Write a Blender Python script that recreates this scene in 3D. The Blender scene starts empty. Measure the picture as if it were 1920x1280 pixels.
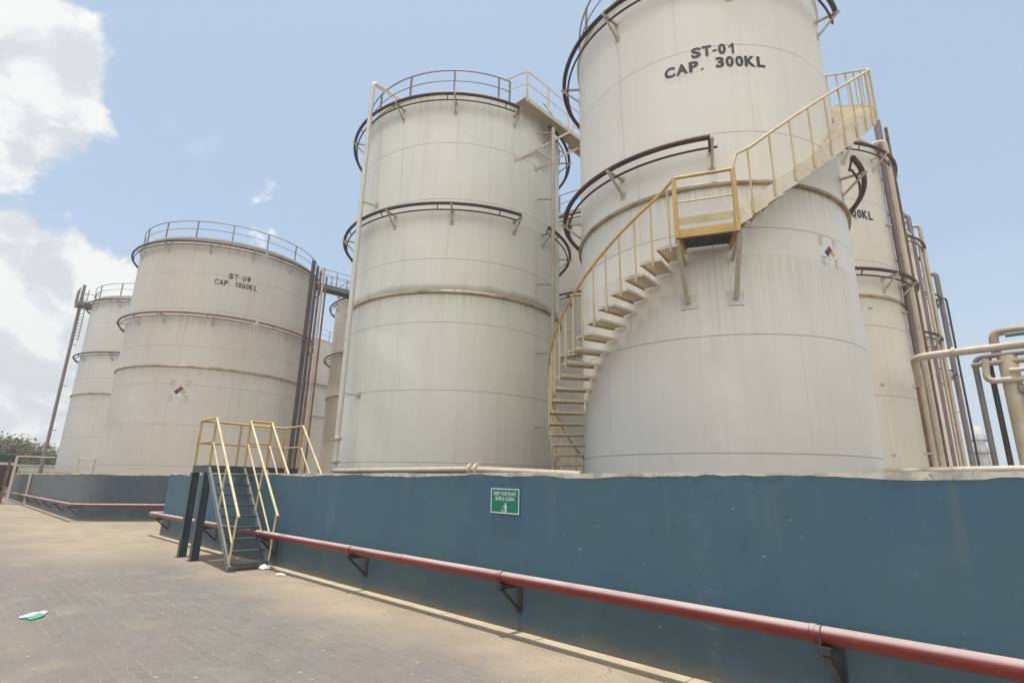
import bpy, bmesh, math, random
from mathutils import Vector, Matrix
random.seed(7)
sc = bpy.context.scene
col = sc.collection
PI = math.pi
R = math.radians

# ------------------------------------------------------------------ object helpers
ORG = {}
def tag(o, label=None, cat=None, group=None, kind=None):
    if label: o['label'] = label
    if cat: o['category'] = cat
    if group: o['group'] = group
    if kind: o['kind'] = kind
    return o

def thing(name, loc, label, cat, group=None):
    o = bpy.data.objects.new(name, None)
    o.empty_display_size = 0.2
    col.objects.link(o); o.location = loc
    ORG[o.name] = Vector(loc)
    return tag(o, label, cat, group)

class MB:
    """collects shapes (world coordinates) for one mesh"""
    def __init__(self): self.v = []; self.f = []; self.sm = []; self.mi = []; self.cur = 0
    def add(self, vs, fs, smooth=False):
        n = len(self.v); self.v += [tuple(p) for p in vs]
        for f in fs: self.f.append([i + n for i in f]); self.sm.append(smooth); self.mi.append(self.cur)
        return self
    def box(self, x0, x1, y0, y1, z0, z1):
        v = [(x, y, z) for z in (z0, z1) for y in (y0, y1) for x in (x0, x1)]
        return self.add(v, [(0, 2, 3, 1), (4, 5, 7, 6), (0, 1, 5, 4), (2, 6, 7, 3), (0, 4, 6, 2), (1, 3, 7, 5)])
    def bar(self, p, q, w, h, up=(0, 0, 1)):
        p = Vector(p); q = Vector(q); d = (q - p).normalized(); u = Vector(up)
        s = d.cross(u)
        if s.length < 1e-4: s = d.cross(Vector((0, 1, 0)))
        s.normalize(); u = s.cross(d).normalized()
        v = []
        for c in (p, q):
            for a, b in ((-1, -1), (1, -1), (1, 1), (-1, 1)): v.append(c + s * (a * w / 2) + u * (b * h / 2))
        return self.add(v, [(0, 1, 2, 3), (7, 6, 5, 4), (0, 4, 5, 1), (1, 5, 6, 2), (2, 6, 7, 3), (3, 7, 4, 0)])
    def tube(self, pts, r, seg=10, closed=False, rs=None):
        pts = [Vector(p) for p in pts]; n = len(pts)
        tang = []
        for i in range(n):
            a = pts[(i - 1) % n] if (closed or i > 0) else pts[i]
            b = pts[(i + 1) % n] if (closed or i < n - 1) else pts[i]
            tang.append((b - a).normalized())
        t0 = tang[0]; ref = Vector((0, 0, 1)) if abs(t0.z) < .9 else Vector((1, 0, 0))
        nrm = (ref - t0 * ref.dot(t0)).normalized()
        vs = []
        for i in range(n):
            t = tang[i]; nrm = (nrm - t * nrm.dot(t)).normalized(); bi = t.cross(nrm)
            rr = rs[i] if rs else r
            for k in range(seg):
                a = 2 * PI * k / seg; vs.append(pts[i] + (nrm * math.cos(a) + bi * math.sin(a)) * rr)
        fs = []
        for i in range(n if closed else n - 1):
            j = (i + 1) % n
            for k in range(seg):
                l = (k + 1) % seg; fs.append((i * seg + k, j * seg + k, j * seg + l, i * seg + l)[::-1])
        self.add(vs, fs, True)
        if not closed:
            self.add(vs[:seg], [tuple(range(seg))]); self.add(vs[-seg:], [tuple(range(seg))[::-1]])
        return self
    def lathe(self, prof, seg=96, c=(0, 0), smooth=True, a0=0, a1=2 * PI):
        full = abs(a1 - a0 - 2 * PI) < 1e-6; n = len(prof); m = seg if full else seg + 1
        vs = []
        for k in range(m):
            a = a0 + (a1 - a0) * k / seg
            for r, z in prof: vs.append((c[0] + r * math.cos(a), c[1] + r * math.sin(a), z))
        fs = []
        for k in range(seg):
            l = (k + 1) % m
            for i in range(n - 1): fs.append((k * n + i, l * n + i, l * n + i + 1, k * n + i + 1))
        return self.add(vs, fs, smooth)
    def poly_prism(self, pts2, z0, z1):
        n = len(pts2); v = [(x, y, z0) for x, y in pts2] + [(x, y, z1) for x, y in pts2]
        f = [tuple(range(n))[::-1], tuple(range(n, 2 * n))] + [(i, (i + 1) % n, (i + 1) % n + n, i + n) for i in range(n)]
        return self.add(v, f)
    def build(self, name, mat, parent=None, label=None, origin=None):
        org = ORG[parent.name] if parent else Vector(origin if origin else self.base())
        me = bpy.data.meshes.new(name)
        me.from_pydata([tuple(Vector(p) - org) for p in self.v], [], self.f)
        mats = mat if isinstance(mat, (list, tuple)) else [mat]
        for m in mats: me.materials.append(m)
        me.polygons.foreach_set('use_smooth', self.sm)
        me.polygons.foreach_set('material_index', self.mi)
        me.update()
        o = bpy.data.objects.new(name, me); col.objects.link(o)
        if parent: o.parent = parent; ORG[o.name] = org.copy()
        else: o.location = org; ORG[o.name] = org.copy()
        if label: o['label'] = label
        return o
    def base(self):
        xs = [p[0] for p in self.v]; ys = [p[1] for p in self.v]; zs = [p[2] for p in self.v]
        return ((min(xs) + max(xs)) / 2, (min(ys) + max(ys)) / 2, min(zs))

def fillet(pts, rad, n=5):
    pts = [Vector(p) for p in pts]; out = [pts[0]]
    for i in range(1, len(pts) - 1):
        a = (pts[i - 1] - pts[i]); b = (pts[i + 1] - pts[i]); r = min(rad, a.length * .45, b.length * .45)
        p = pts[i] + a.normalized() * r; q = pts[i] + b.normalized() * r
        for k in range(n + 1):
            t = k / n; out.append(p * (1 - t) ** 2 + pts[i] * 2 * t * (1 - t) + q * t * t)
    out.append(pts[-1]); return out

def cp(o, parent, rz=0, loc=None):
    c = o.copy(); col.objects.link(c); c.parent = parent
    if rz: c.rotation_euler.z = rz
    if loc: c.location = loc
    ORG[c.name] = ORG[o.name]
    return c

# ------------------------------------------------------------------ material helpers
class NB:
    def __init__(self, name):
        self.m = bpy.data.materials.new(name); self.m.use_nodes = True
        self.t = self.m.node_tree; self.bsdf = self.t.nodes['Principled BSDF']
    def n(self, typ, **kw):
        x = self.t.nodes.new(typ)
        for k, v in kw.items(): setattr(x, k, v)
        return x
    def put(self, sock, v):
        if isinstance(v, bpy.types.NodeSocket): self.t.links.new(v, sock)
        elif isinstance(v, (tuple, list)):
            sock.default_value = tuple(v) + (1,) if (len(v) == 3 and sock.type == 'RGBA') else tuple(v)
        else: sock.default_value = v
    def math(self, op, a, b=0.0, c=0.0, clamp=False):
        x = self.n('ShaderNodeMath', operation=op, use_clamp=clamp)
        self.put(x.inputs[0], a); self.put(x.inputs[1], b); self.put(x.inputs[2], c); return x.outputs[0]
    def ss(self, v, a, b, lo=0., hi=1.):
        x = self.n('ShaderNodeMapRange', interpolation_type='SMOOTHSTEP')
        self.put(x.inputs['Value'], v); self.put(x.inputs['From Min'], a); self.put(x.inputs['From Max'], b)
        self.put(x.inputs['To Min'], lo); self.put(x.inputs['To Max'], hi); return x.outputs[0]
    def mix(self, f, a, b, bt='MIX'):
        x = self.n('ShaderNodeMix', data_type='RGBA', blend_type=bt); x.clamp_factor = True
        self.put(x.inputs[0], f); self.put(x.inputs[6], a); self.put(x.inputs[7], b); return x.outputs[2]
    def noise(self, vec, scale, detail=4, rough=.55, dist=0, out=0):
        x = self.n('ShaderNodeTexNoise'); self.put(x.inputs['Vector'], vec)
        x.inputs['Scale'].default_value = scale; x.inputs['Detail'].default_value = detail
        x.inputs['Roughness'].default_value = rough; x.inputs['Distortion'].default_value = dist; return x.outputs[out]
    def vmul(self, v, k):
        x = self.n('ShaderNodeVectorMath', operation='MULTIPLY'); self.put(x.inputs[0], v); self.put(x.inputs[1], k); return x.outputs[0]
    def vadd(self, v, k):
        x = self.n('ShaderNodeVectorMath', operation='ADD'); self.put(x.inputs[0], v); self.put(x.inputs[1], k); return x.outputs[0]
    def sep(self, v):
        x = self.n('ShaderNodeSeparateXYZ'); self.put(x.inputs[0], v); return x.outputs
    def comb(self, a, b, c):
        x = self.n('ShaderNodeCombineXYZ'); self.put(x.inputs[0], a); self.put(x.inputs[1], b); self.put(x.inputs[2], c); return x.outputs[0]
    def obj(self): return self.n('ShaderNodeTexCoord').outputs['Object']
    def pos(self): return self.n('ShaderNodeNewGeometry').outputs['Position']
    def bump(self, h, strength=.3, dist=.02):
        x = self.n('ShaderNodeBump'); x.inputs['Strength'].default_value = strength; x.inputs['Distance'].default_value = dist
        self.put(x.inputs['Height'], h); self.t.links.new(x.outputs[0], self.bsdf.inputs['Normal'])
    def out(self, colr, rough=.5, metal=0., spec=.5):
        self.put(self.bsdf.inputs['Base Color'], colr); self.put(self.bsdf.inputs['Roughness'], rough)
        self.put(self.bsdf.inputs['Metallic'], metal); self.put(self.bsdf.inputs['Specular IOR Level'], spec); return self.m

def paint(name, c, c2, amt=.5, rough=.5, scale=3., c3=None, amt3=.0, bump=.05):
    """weathered paint: base, blotches of c2, small chips of c3"""
    b = NB(name); p = b.pos()
    n1 = b.noise(p, scale, 5, .6)
    x = b.mix(b.math('MULTIPLY', b.ss(n1, .4, .68), amt), c, c2)
    if c3:
        n2 = b.noise(b.vadd(p, (3.1, 7.7, 1.3)), scale * 6, 4, .65)
        x = b.mix(b.math('MULTIPLY', b.ss(n2, .58, .68), amt3), x, c3)
    n3 = b.noise(p, scale * 20, 3)
    b.bump(n3, bump, .01)
    return b.out(x, b.ss(n1, .3, .7, rough - .08, rough + .12))

def tank_mat(name, base, tint, dz, z0, Rr, plates, zs_dirt_bounce, streak=.35, soot=None):
    b = NB(name); p = b.obj(); s = b.sep(p); z = s[2]
    base = tuple(v * k for v, k in zip(base, (1.09, 1.08, 1.06))); tint = tuple(v * k for v, k in zip(tint, (1.09, 1.08, 1.06)))
    course = b.math('DIVIDE', b.math('SUBTRACT', z, z0), dz)
    fr = b.math('FRACT', course)
    d = b.math('MULTIPLY', b.math('MINIMUM', fr, b.math('SUBTRACT', 1., fr)), dz)
    hs = b.ss(d, .004, .017, 1., 0.)
    th = b.math('DIVIDE', b.math('ARCTAN2', s[1], s[0]), 2 * PI)
    off = b.math('FRACT', b.math('MULTIPLY', b.math('FLOOR', course), .37))
    vf = b.math('FRACT', b.math('ADD', b.math('MULTIPLY', b.math('ADD', th, 1.03), plates), off))
    vd = b.math('MULTIPLY', b.math('MINIMUM', vf, b.math('SUBTRACT', 1., vf)), 2 * PI * Rr / plates)
    vs = b.ss(vd, .003, .014, 1., 0.)
    big = b.noise(p, .3, 4, .6)
    st = b.noise(b.vmul(p, (4., 4., .16)), 1.2, 6, .62)
    st2 = b.noise(b.vmul(p, (11., 11., .3)), 1.4, 5, .6)
    x = b.mix(b.ss(big, .35, .65), base, tint)
    x = b.mix(b.math('MULTIPLY', b.ss(st, .48, .72), streak), x, tuple(v * k for v, k in zip(base, (.74, .69, .60))))
    dirt_bounce = tuple(v * k for v, k in zip(base, (.5, .40, .27)))
    for zz, ln, am in zs_dirt_bounce:
        below = b.math('SUBTRACT', zz, z)
        mk = b.math('MULTIPLY', b.ss(below, -.02, .03), b.ss(below, 0., ln, 1., 0.))
        mk = b.math('MULTIPLY', mk, b.ss(st2, .42, .62, .15, 1.))
        x = b.mix(b.math('MULTIPLY', mk, am), x, dirt_bounce)
    if soot:
        ab = b.math('SUBTRACT', z, soot)
        ab2 = b.math('ADD', ab, b.math('MULTIPLY', b.math('SUBTRACT', b.noise(b.vmul(p, (1., 1., .5)), 1.6, 6, .65), .5), .35))
        mk = b.math('MULTIPLY', b.ss(ab, -.01, .02), b.ss(ab2, 0., .30, 1., 0.))
        x = b.mix(b.math('MULTIPLY', mk, .6), x, (.16, .13, .085))
    x = b.mix(b.math('MULTIPLY', hs, .55), x, (.16, .14, .115))
    x = b.mix(b.math('MULTIPLY', vs, .20), x, (.2, .18, .15))
    spk = b.noise(p, 9., 2, .5)
    x = b.mix(b.math('MULTIPLY', b.ss(spk, .77, .80), .5), x, (.16, .11, .07))
    dent = b.noise(b.vmul(p, (1., 1., .7)), .9, 2, .4)
    h = b.math('ADD', b.math('MULTIPLY', dent, .7), b.math('MULTIPLY', b.math('ADD', hs, vs), .04))
    b.bump(h, .35, .05)
    return b.out(x, b.ss(st, .35, .7, .38, .6), 0, .4)

def simple(name, c, rough=.6, emit=None):
    b = NB(name); return b.out(c, rough)

M = {}
M['dark_pipe'] = paint('dark_pipe_paint', (.046, .030, .028), (.10, .055, .042), .8, .6, 2.5, (.12, .06, .035), .6)
M['maroon_pipe'] = paint('maroon_pipe_paint', (.055, .022, .020), (.10, .045, .035), .7, .55, 2.0, (.02, .015, .015), .6)
M['purple_pipe'] = paint('purple_brown_pipe_paint', (.20, .145, .15), (.26, .19, .165), .7, .5, 1.2, (.07, .04, .035), .6)
M['grey_pipe'] = paint('grey_pipe_paint', (.16, .145, .135), (.22, .195, .17), .7, .55, 1.6, (.05, .04, .03), .5)
M['black_pipe'] = paint('black_pipe_paint', (.062, .056, .055), (.10, .085, .078), .7, .6, 1.3, (.13, .08, .05), .4)
M['rust_pipe'] = paint('rusty_pipe_paint', (.20, .115, .08), (.12, .06, .04), .8, .7, 2.2, (.30, .22, .15), .6)
M['cream_pipe'] = paint('cream_pipe_paint', (.52, .455, .355), (.40, .325, .225), .7, .5, 1.6, (.22, .13, .07), .55)
M['white_pipe'] = paint('white_pipe_paint', (.62, .59, .53), (.50, .46, .38), .6, .45, 1.5, (.3, .2, .12), .35)
M['cream_steel'] = paint('cream_steel_paint', (.62, .54, .40), (.50, .41, .27), .7, .5, 2.2, (.26, .15, .08), .5)
M['stair_cream'] = paint('stair_cream_paint', (.68, .595, .45), (.56, .46, .31), .7, .5, 1.7, (.25, .15, .08), .45)
M['bracket_cream'] = paint('bracket_cream_paint', (.52, .47, .38), (.32, .25, .17), .7, .55, 4, (.16, .1, .06), .5)
M['yellow'] = paint('yellow_handrail_paint', (.55, .36, .10), (.44, .29, .11), .8, .45, 3.0, (.26, .15, .07), .5)
M['pale_yellow'] = paint('pale_yellow_paint', (.60, .49, .28), (.48, .37, .18), .7, .45, 2.5, (.28, .18, .09), .5)
M['rail_grey'] = paint('roof_rail_paint', (.17, .16, .16), (.28, .25, .22), .7, .5, 1.5, (.12, .07, .05), .5)
M['slate'] = paint('slate_blue_steel_paint', (.045, .068, .080), (.07, .09, .095), .7, .5, 2.0, (.14, .12, .10), .5)
M['slate_light'] = paint('worn_slate_steel_paint', (.13, .145, .14), (.22, .22, .2), .8, .5, 3.0, (.30, .26, .2), .6)
M['mast_pipe'] = paint('faded_brown_pipe_paint', (.24, .18, .155), (.30, .24, .20), .7, .6, 1.2)
M['tan_pipe'] = paint('dusty_tan_pipe_paint', (.36, .29, .22), (.27, .20, .15), .7, .55, 1.8, (.15, .09, .06), .5)
M['black_steel'] = paint('black_bracket_paint', (.028, .030, .034), (.05, .05, .05), .7, .5, 5.0, (.12, .08, .06), .4)
M['girth'] = paint('girth_ring_paint', (.42, .35, .24), (.22, .15, .09), .8, .6, 2.4, (.10, .06, .04), .6)
M['grating'] = paint('old_grating_steel', (.07, .06, .05), (.16, .13, .10), .9, .7, 9.0)
M['concrete'] = paint('pale_concrete', (.45, .42, .36), (.33, .30, .25), .6, .85, 3.0)
M['letter'] = paint('black_lettering_paint', (.018, .020, .024), (.05, .05, .05), .5, .5, 6., (.30, .29, .27), .35)
M['letter_worn'] = paint('worn_black_lettering_paint', (.03, .028, .026), (.40, .35, .29), .75, .55, 3.2)
M['nf_red'] = simple('hazard_red', (.30, .035, .04)); M['nf_blue'] = simple('hazard_blue', (.03, .05, .17))
M['nf_yellow'] = simple('hazard_yellow', (.55, .42, .06)); M['nf_white'] = simple('hazard_white', (.68, .67, .64))
M['nf_text'] = simple('hazard_fine_print', (.28, .27, .26)); M['nf_dark'] = simple('hazard_dark_brown', (.035, .028, .03))
M['roof'] = paint('tank_roof_paint', (.55, .50, .44), (.42, .36, .28), .6, .6, 1.5)
M['sign_green'] = paint('sign_green_enamel', (.004, .155, .095), (.006, .19, .115), .5, .4, 8.); M['sign_white'] = simple('sign_white_enamel', (.62, .70, .67), .4)
M['plastic_white'] = paint('white_plastic_film', (.78, .77, .75), (.62, .6, .56), .5, .35, 14.)
M['plastic_green'] = paint('green_plastic_film', (.05, .34, .19), (.16, .5, .33), .5, .35, 14.)

def red_mat():
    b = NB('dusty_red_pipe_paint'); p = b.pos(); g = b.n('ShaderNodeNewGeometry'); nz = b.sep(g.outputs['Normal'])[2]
    n1 = b.noise(p, 4., 5, .6); n2 = b.noise(p, 30., 4, .6)
    x = b.mix(b.math('MULTIPLY', b.ss(n1, .35, .7), .6), (.150, .014, .012), (.19, .026, .020))
    # dusty upper side, its sunlit paleness painted in with it
    dust_sun = b.math('MULTIPLY', b.ss(nz, .25, .8), b.ss(b.noise(b.vmul(p, (.6, 4., 4.)), 2.2, 5, .6), .25, .62, .55, .95))
    x = b.mix(dust_sun, x, (.47, .385, .355))
    x = b.mix(b.math('MULTIPLY', b.ss(n2, .64, .72), .5), x, (.10, .03, .025))
    b.bump(n2, .06, .01)
    return b.out(x, b.ss(dust_sun, 0, 1, .42, .8))
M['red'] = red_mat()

def wall_mat(name, c0, c1, c2, ret=False):
    b = NB(name); p = b.pos(); s = b.sep(p)
    big = b.noise(b.vmul(p, (.45, .45, .9)), 1., 5, .62); mid = b.noise(b.vmul(p, (1., 1., 1.6)), 2.3, 6, .62); fine = b.noise(p, 18., 4, .6)
    x = b.mix(b.ss(big, .36, .64), c0, c1)
    x = b.mix(b.math('MULTIPLY', b.ss(mid, .5, .75), .35), x, c2)
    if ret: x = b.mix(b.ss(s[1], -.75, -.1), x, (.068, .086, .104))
    # grey green splash grime on the foot of the wall
    zz = b.math('ADD', s[2], b.math('MULTIPLY', b.math('SUBTRACT', mid, .5), .28))
    x = b.mix(b.ss(zz, .34, .70, .80, 0.), x, (.053, .078, .086))
    x = b.mix(b.ss(zz, -.02, .18, .7, 0.), x, (.17, .13, .085))
    # weathered edge under the coping
    top = b.ss(b.math('ADD', s[2], b.math('MULTIPLY', b.math('SUBTRACT', mid, .5), .35)), 1.66, 1.78)
    x = b.mix(b.math('MULTIPLY', top, .45), x, (.11, .13, .135))
    # rubbed pale vertical patches
    ptc = b.noise(b.vmul(p, (.9, .9, .12)), 1.15, 3, .5)
    x = b.mix(b.math('MULTIPLY', b.math('MULTIPLY', b.ss(ptc, .62, .72), b.ss(b.noise(b.vmul(p, (5., 5., 16.)), 1.6, 4, .6), .42, .62)), .30), x, (.20, .25, .28))
    bl = b.noise(b.vadd(p, (3.3, .7, 1.9)), 1.1, 5, .65); x = b.mix(b.math('MULTIPLY', b.ss(bl, .5, .66), .45), x, (.075, .125, .135)); x = b.mix(b.math('MULTIPLY', b.ss(bl, .45, .33), .4), x, (.058, .098, .150))
    sm = b.noise(b.vmul(p, (1., 1., .8)), 5.5, 5, .65); x = b.mix(b.math('MULTIPLY', b.ss(sm, .58, .72), .3), x, (.11, .16, .18))
    # rain streaks running down from the coping and hairline plaster cracks
    rs = b.noise(b.vmul(p, (3.2, 3.2, .22)), 1.7, 5, .6); ln = b.noise(b.vmul(p, (1., 1., 0.)), .9, 3, .6)
    rk = b.math('MULTIPLY', b.ss(rs, .55, .70), b.ss(b.math('ADD', s[2], b.math('MULTIPLY', ln, 1.2)), 1.3, 2.1))
    x = b.mix(b.math('MULTIPLY', rk, .34), x, (.135, .155, .155))
    vo = b.n('ShaderNodeTexVoronoi', feature='DISTANCE_TO_EDGE'); b.put(vo.inputs['Vector'], b.vmul(p, (.55, .55, .9))); vo.inputs['Scale'].default_value = 1.
    vd = b.math('ADD', vo.outputs['Distance'], b.math('MULTIPLY', b.math('SUBTRACT', mid, .5), .12))
    ck = b.math('MULTIPLY', b.ss(b.math('ABSOLUTE', vd), .002, .007, 1., 0.), b.ss(b.noise(p, .8, 3, .5), .50, .60))
    x = b.mix(b.math('MULTIPLY', ck, .16), x, (.03, .045, .055))
    ch = b.noise(b.vmul(p, (1., 1., 2.2)), 13., 2, .4)
    x = b.mix(b.math('MULTIPLY', b.ss(ch, .735, .765), .5), x, (.34, .38, .38))
    ch2 = b.noise(b.vadd(p, (5.5, 1.5, 9.)), 16., 2, .4)
    x = b.mix(b.math('MULTIPLY', b.ss(ch2, .745, .775), .6), x, (.02, .025, .03))
    h = b.math('ADD', b.math('MULTIPLY', mid, .6), b.math('MULTIPLY', fine, .16))
    b.bump(h, .28, .02)
    return b.out(x, .6, 0, .3)
M['wall_blue'] = wall_mat('faded_blue_wall_paint', (.058, .122, .172), (.066, .136, .166), (.088, .134, .156))
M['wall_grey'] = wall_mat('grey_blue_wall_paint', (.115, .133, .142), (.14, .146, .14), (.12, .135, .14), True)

def coping_mat():
    b = NB('cracked_cream_mortar'); p = b.pos(); n = b.noise(p, 5., 6, .65)
    x = b.mix(b.ss(n, .42, .62), (.62, .57, .47), (.40, .36, .29))
    x = b.mix(b.math('MULTIPLY', b.ss(b.noise(p, 16., 3, .6), .6, .68), .6), x, (.16, .15, .13))
    b.bump(n, .5, .02); return b.out(x, .85)
M['coping'] = coping_mat()

def ground_mat():
    b = NB('dusty_interlocking_pavers'); p = b.pos(); s = b.sep(p)
    rot = R(0)
    # zigzag-edged blocks laid in rows along the wall
    u = s[0]; v = s[1]
    tri = lambda c, per: b.math('ABSOLUTE', b.math('SUBTRACT', b.math('FRACT', b.math('DIVIDE', c, per)), .5))
    u2 = b.math('ADD', u, b.math('MULTIPLY', tri(v, .115), .055)); v2 = b.math('ADD', v, b.math('MULTIPLY', tri(u, .23), .05))
    br = b.n('ShaderNodeTexBrick'); b.put(br.inputs['Vector'], b.comb(u2, v2, 0.))
    br.inputs['Scale'].default_value = 1.; br.inputs['Mortar Size'].default_value = .0065; br.inputs['Mortar Smooth'].default_value = .35
    br.inputs['Brick Width'].default_value = .23; br.inputs['Row Height'].default_value = .115; br.inputs['Bias'].default_value = 0
    br.inputs['Color1'].default_value = (0, 0, 0, 1); br.inputs['Color2'].default_value = (1, 1, 1, 1); br.inputs['Mortar'].default_value = (.5, .5, .5, 1)
    mort = br.outputs['Fac']; tone = b.sep(br.outputs['Color'])[0]
    big = b.noise(p, .32, 5, .6); mid = b.noise(p, 1.7, 6, .62); fine = b.noise(p, 45., 4, .6)
    grey = b.mix(tone, (.156, .146, .134), (.200, .186, .168))
    grey = b.mix(b.ss(mid, .35, .7), grey, (.172, .160, .141))
    sand = b.mix(b.ss(mid, .35, .65), (.375, .300, .210), (.315, .256, .183))
    # drifted sand: near the wall foot and between the two bunds
    edge = b.math('ADD', v, b.math('MULTIPLY', b.math('SUBTRACT', big, .5), 2.4))
    edge = b.math('ADD', edge, b.math('MULTIPLY', b.math('SUBTRACT', mid, .5), .8))
    cov = b.ss(edge, -1.9, -.55)
    far = b.math('MULTIPLY', b.ss(u, -11., -17.), b.ss(edge, -4.6, -2.2)); cov = b.math('MAXIMUM', cov, b.math('MULTIPLY', far, .95))
    tr = b.ss(b.math('ABSOLUTE', b.math('ADD', b.math('ADD', v, 4.6), b.math('MULTIPLY', b.math('SUBTRACT', big, .5), 1.6))), .1, .9, .45, 0.)
    cov = b.math('MAXIMUM', cov, b.math('MULTIPLY', tr, b.ss(mid, .35, .65)))
    cov = b.math('MAXIMUM', cov, b.math('MULTIPLY', b.ss(b.noise(p, .8, 6, .65), .5, .75), .55))
    x = b.mix(b.math('MULTIPLY', mort, b.ss(b.noise(p, .9, 4, .6), .3, .7, .15, .6)), grey, (.34, .29, .225))
    x = b.mix(b.math('MULTIPLY', cov, b.math('SUBTRACT', 1., b.math('MULTIPLY', mort, .3))), x, sand)
    # pale grit lodged at the block corners
    spot = b.math('MULTIPLY', b.ss(b.math('ABSOLUTE', b.math('SUBTRACT', b.math('FRACT', b.math('DIVIDE', u2, .23)), .5)), .055, .085, 1., 0.),
                  b.ss(b.math('ABSOLUTE', b.math('SUBTRACT', b.math('FRACT', b.math('DIVIDE', v2, .23)), .5)), .055, .085, 1., 0.))
    spot = b.math('MULTIPLY', spot, b.math('MULTIPLY', b.ss(b.noise(p, 5.5, 4, .6), .50, .60), b.ss(cov, .3, .8, 1., .25)))
    x = b.mix(b.math('MULTIPLY', spot, .8), x, (.40, .36, .30))
    g1 = b.noise(p, 26., 3, .5); x = b.mix(b.math('MULTIPLY', b.ss(g1, .66, .72), .55), x, (.42, .38, .31)); x = b.mix(b.math('MULTIPLY', b.ss(g1, .34, .28), .35), x, (.08, .07, .06))
    pk = b.noise(b.vadd(p, (2., 7., 0.)), .5, 4, .6); x = b.mix(b.math('MULTIPLY', b.ss(pk, .45, .65), .35), x, (.205, .165, .145))
    st = b.noise(b.vadd(p, (9., 4., 0.)), .75, 6, .7)
    x = b.mix(b.math('MULTIPLY', b.ss(st, .56, .72), .35), x, (.13, .112, .095))
    x = b.mix(b.math('MULTIPLY', b.ss(fine, .58, .75), .35), x, (.5, .43, .33))
    h = b.math('SUBTRACT', b.math('ADD', b.math('MULTIPLY', fine, .25), b.math('MULTIPLY', tone, .2)), b.math('MULTIPLY', b.math('MULTIPLY', mort, .9), b.ss(cov, .2, 1., 1., .3)))
    b.bump(h, .55, .012)
    return b.out(x, .85, 0, .25)
M['ground'] = ground_mat()

# ------------------------------------------------------------------ setting: ground
g = MB().add([(-700, -500, 0), (700, -500, 0), (700, 900, 0), (-700, 900, 0)], [(0, 1, 2, 3)]).build('ground', M['ground'], origin=(0, 0, 0))
tag(g, 'dusty grey interlocking pavers with drifted sand along the blue wall', 'ground', kind='structure')

# kerb strip at the foot of the main wall: laid in lengths
kb = MB(); x = -19.3; rng = random.Random(3)
while x < 6:
    L = rng.uniform(1.3, 1.9); kb.box(x, x + L - .012, -.15 - rng.uniform(0, .012), -.002, -.05, .005 + rng.uniform(0, .005)); x += L
kb = kb.build('kerb_strip', paint('sandy_kerb_concrete', (.50, .41, .285), (.40, .32, .22), .7, .9, 4., (.3, .22, .14), .5, .3), origin=(0, 0, 0))
tag(kb, 'low sand coloured kerb strip along the foot of the blue wall', 'kerb', kind='structure')

yf = MB().add([(-16.6, .3, .004), (16, .3, .004), (16, 70, .004), (-110, 70, .004), (-110, .3, .004), (-26, .3, .004), (-21, 12, .004), (-16.6, 12, .004)], [tuple(range(8))]).build('yard_bounce_floor', paint('pale_bounce_concrete', (.34, .315, .27), (.28, .26, .22), .7, .9, .6), origin=(0, 0, 0))  # unseen pale sheet added to bounce light up the tank shells
tag(yf, 'pale yard floor added behind the walls to bounce light onto the tanks', 'ground', kind='structure')

# ------------------------------------------------------------------ bund walls
WH = 1.755
def offset_path(path, d):
    out = []
    for i, p in enumerate(path):
        p = Vector(p)
        a = (Vector(path[i]) - Vector(path[i - 1])).normalized() if i > 0 else (Vector(path[1]) - Vector(path[0])).normalized()
        b2 = (Vector(path[i + 1]) - Vector(path[i])).normalized() if i < len(path) - 1 else a
        na = Vector((-a.y, a.x)); nb = Vector((-b2.y, b2.x)); m = (na + nb).normalized()
        out.append(p + m * (d / max(.3, m.dot(na))))
    return out
def bund(name, label, path, mat, seed):
    # path runs so that the yard side is on its left
    rng = random.Random(seed)
    base = thing(name, (path[1][0], path[1][1], 0), label, 'wall', 'bund walls round the tanks')
    inner = offset_path(path, .2)
    w = MB(); n = len(path)
    o2 = [(p[0], p[1]) for p in path]; i2 = [(p.x, p.y) for p in inner]
    w.poly_prism(o2 + i2[::-1], -.3, WH - .010)
    w.build('wall_face', mat, base)
    # mortar coping with a ragged lower edge, a few millimetres proud of the face
    c = MB(); oo = offset_path(path, -.006); ii = offset_path(path, .206)
    P = []; Q = []
    for i in range(n - 1):
        a, b2 = oo[i], oo[i + 1]; a2, b3 = ii[i], ii[i + 1]; L = (b2 - a).length; k = max(2, int(L / .09))
        for j in range(k + (1 if i == n - 2 else 0)):
            P.append(a.lerp(b2, j / k)); Q.append(a2.lerp(b3, j / k))
    v = []; ph = rng.uniform(0, 9)
    for j, (p, q) in enumerate(zip(P, Q)):
        t = j * .09
        lo = WH - .030 - .014 * math.sin(t * 1.9 + ph) - .012 * math.sin(t * 5.3) * math.sin(t * .7) - rng.uniform(0, .014)
        hi = WH + .006 * math.sin(t * 2.7) + rng.uniform(-.004, .004)
        d = (q - p).normalized() * rng.uniform(0, .006)
        v += [(p.x + d.x, p.y + d.y, lo), (p.x + d.x, p.y + d.y, hi), (q.x, q.y, hi), (q.x, q.y, lo)]
    f = []
    for j in range(len(P) - 1):
        a = j * 4; e = a + 4
        f += [(a, e, e + 1, a + 1), (a + 1, e + 1, e + 2, a + 2), (a + 2, e + 2, e + 3, a + 3)]
    c.add(v, f); c.build('coping', M['coping'], base, 'cracked cream mortar along the wall top')
    return base
def chamfer(path, r, n=5):
    pts = fillet([(a, b, 0) for a, b in path], r, n); return [(p.x, p.y) for p in pts]
bund('bund_wall', 'long blue painted concrete wall with a cream top edge, carrying the green sign',
     chamfer([(-16.8, 14), (-19.15, 0), (14, 0)], .12, 3), M['wall_blue'], 1)
M['wall_grey2'] = M['wall_grey']
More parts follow.
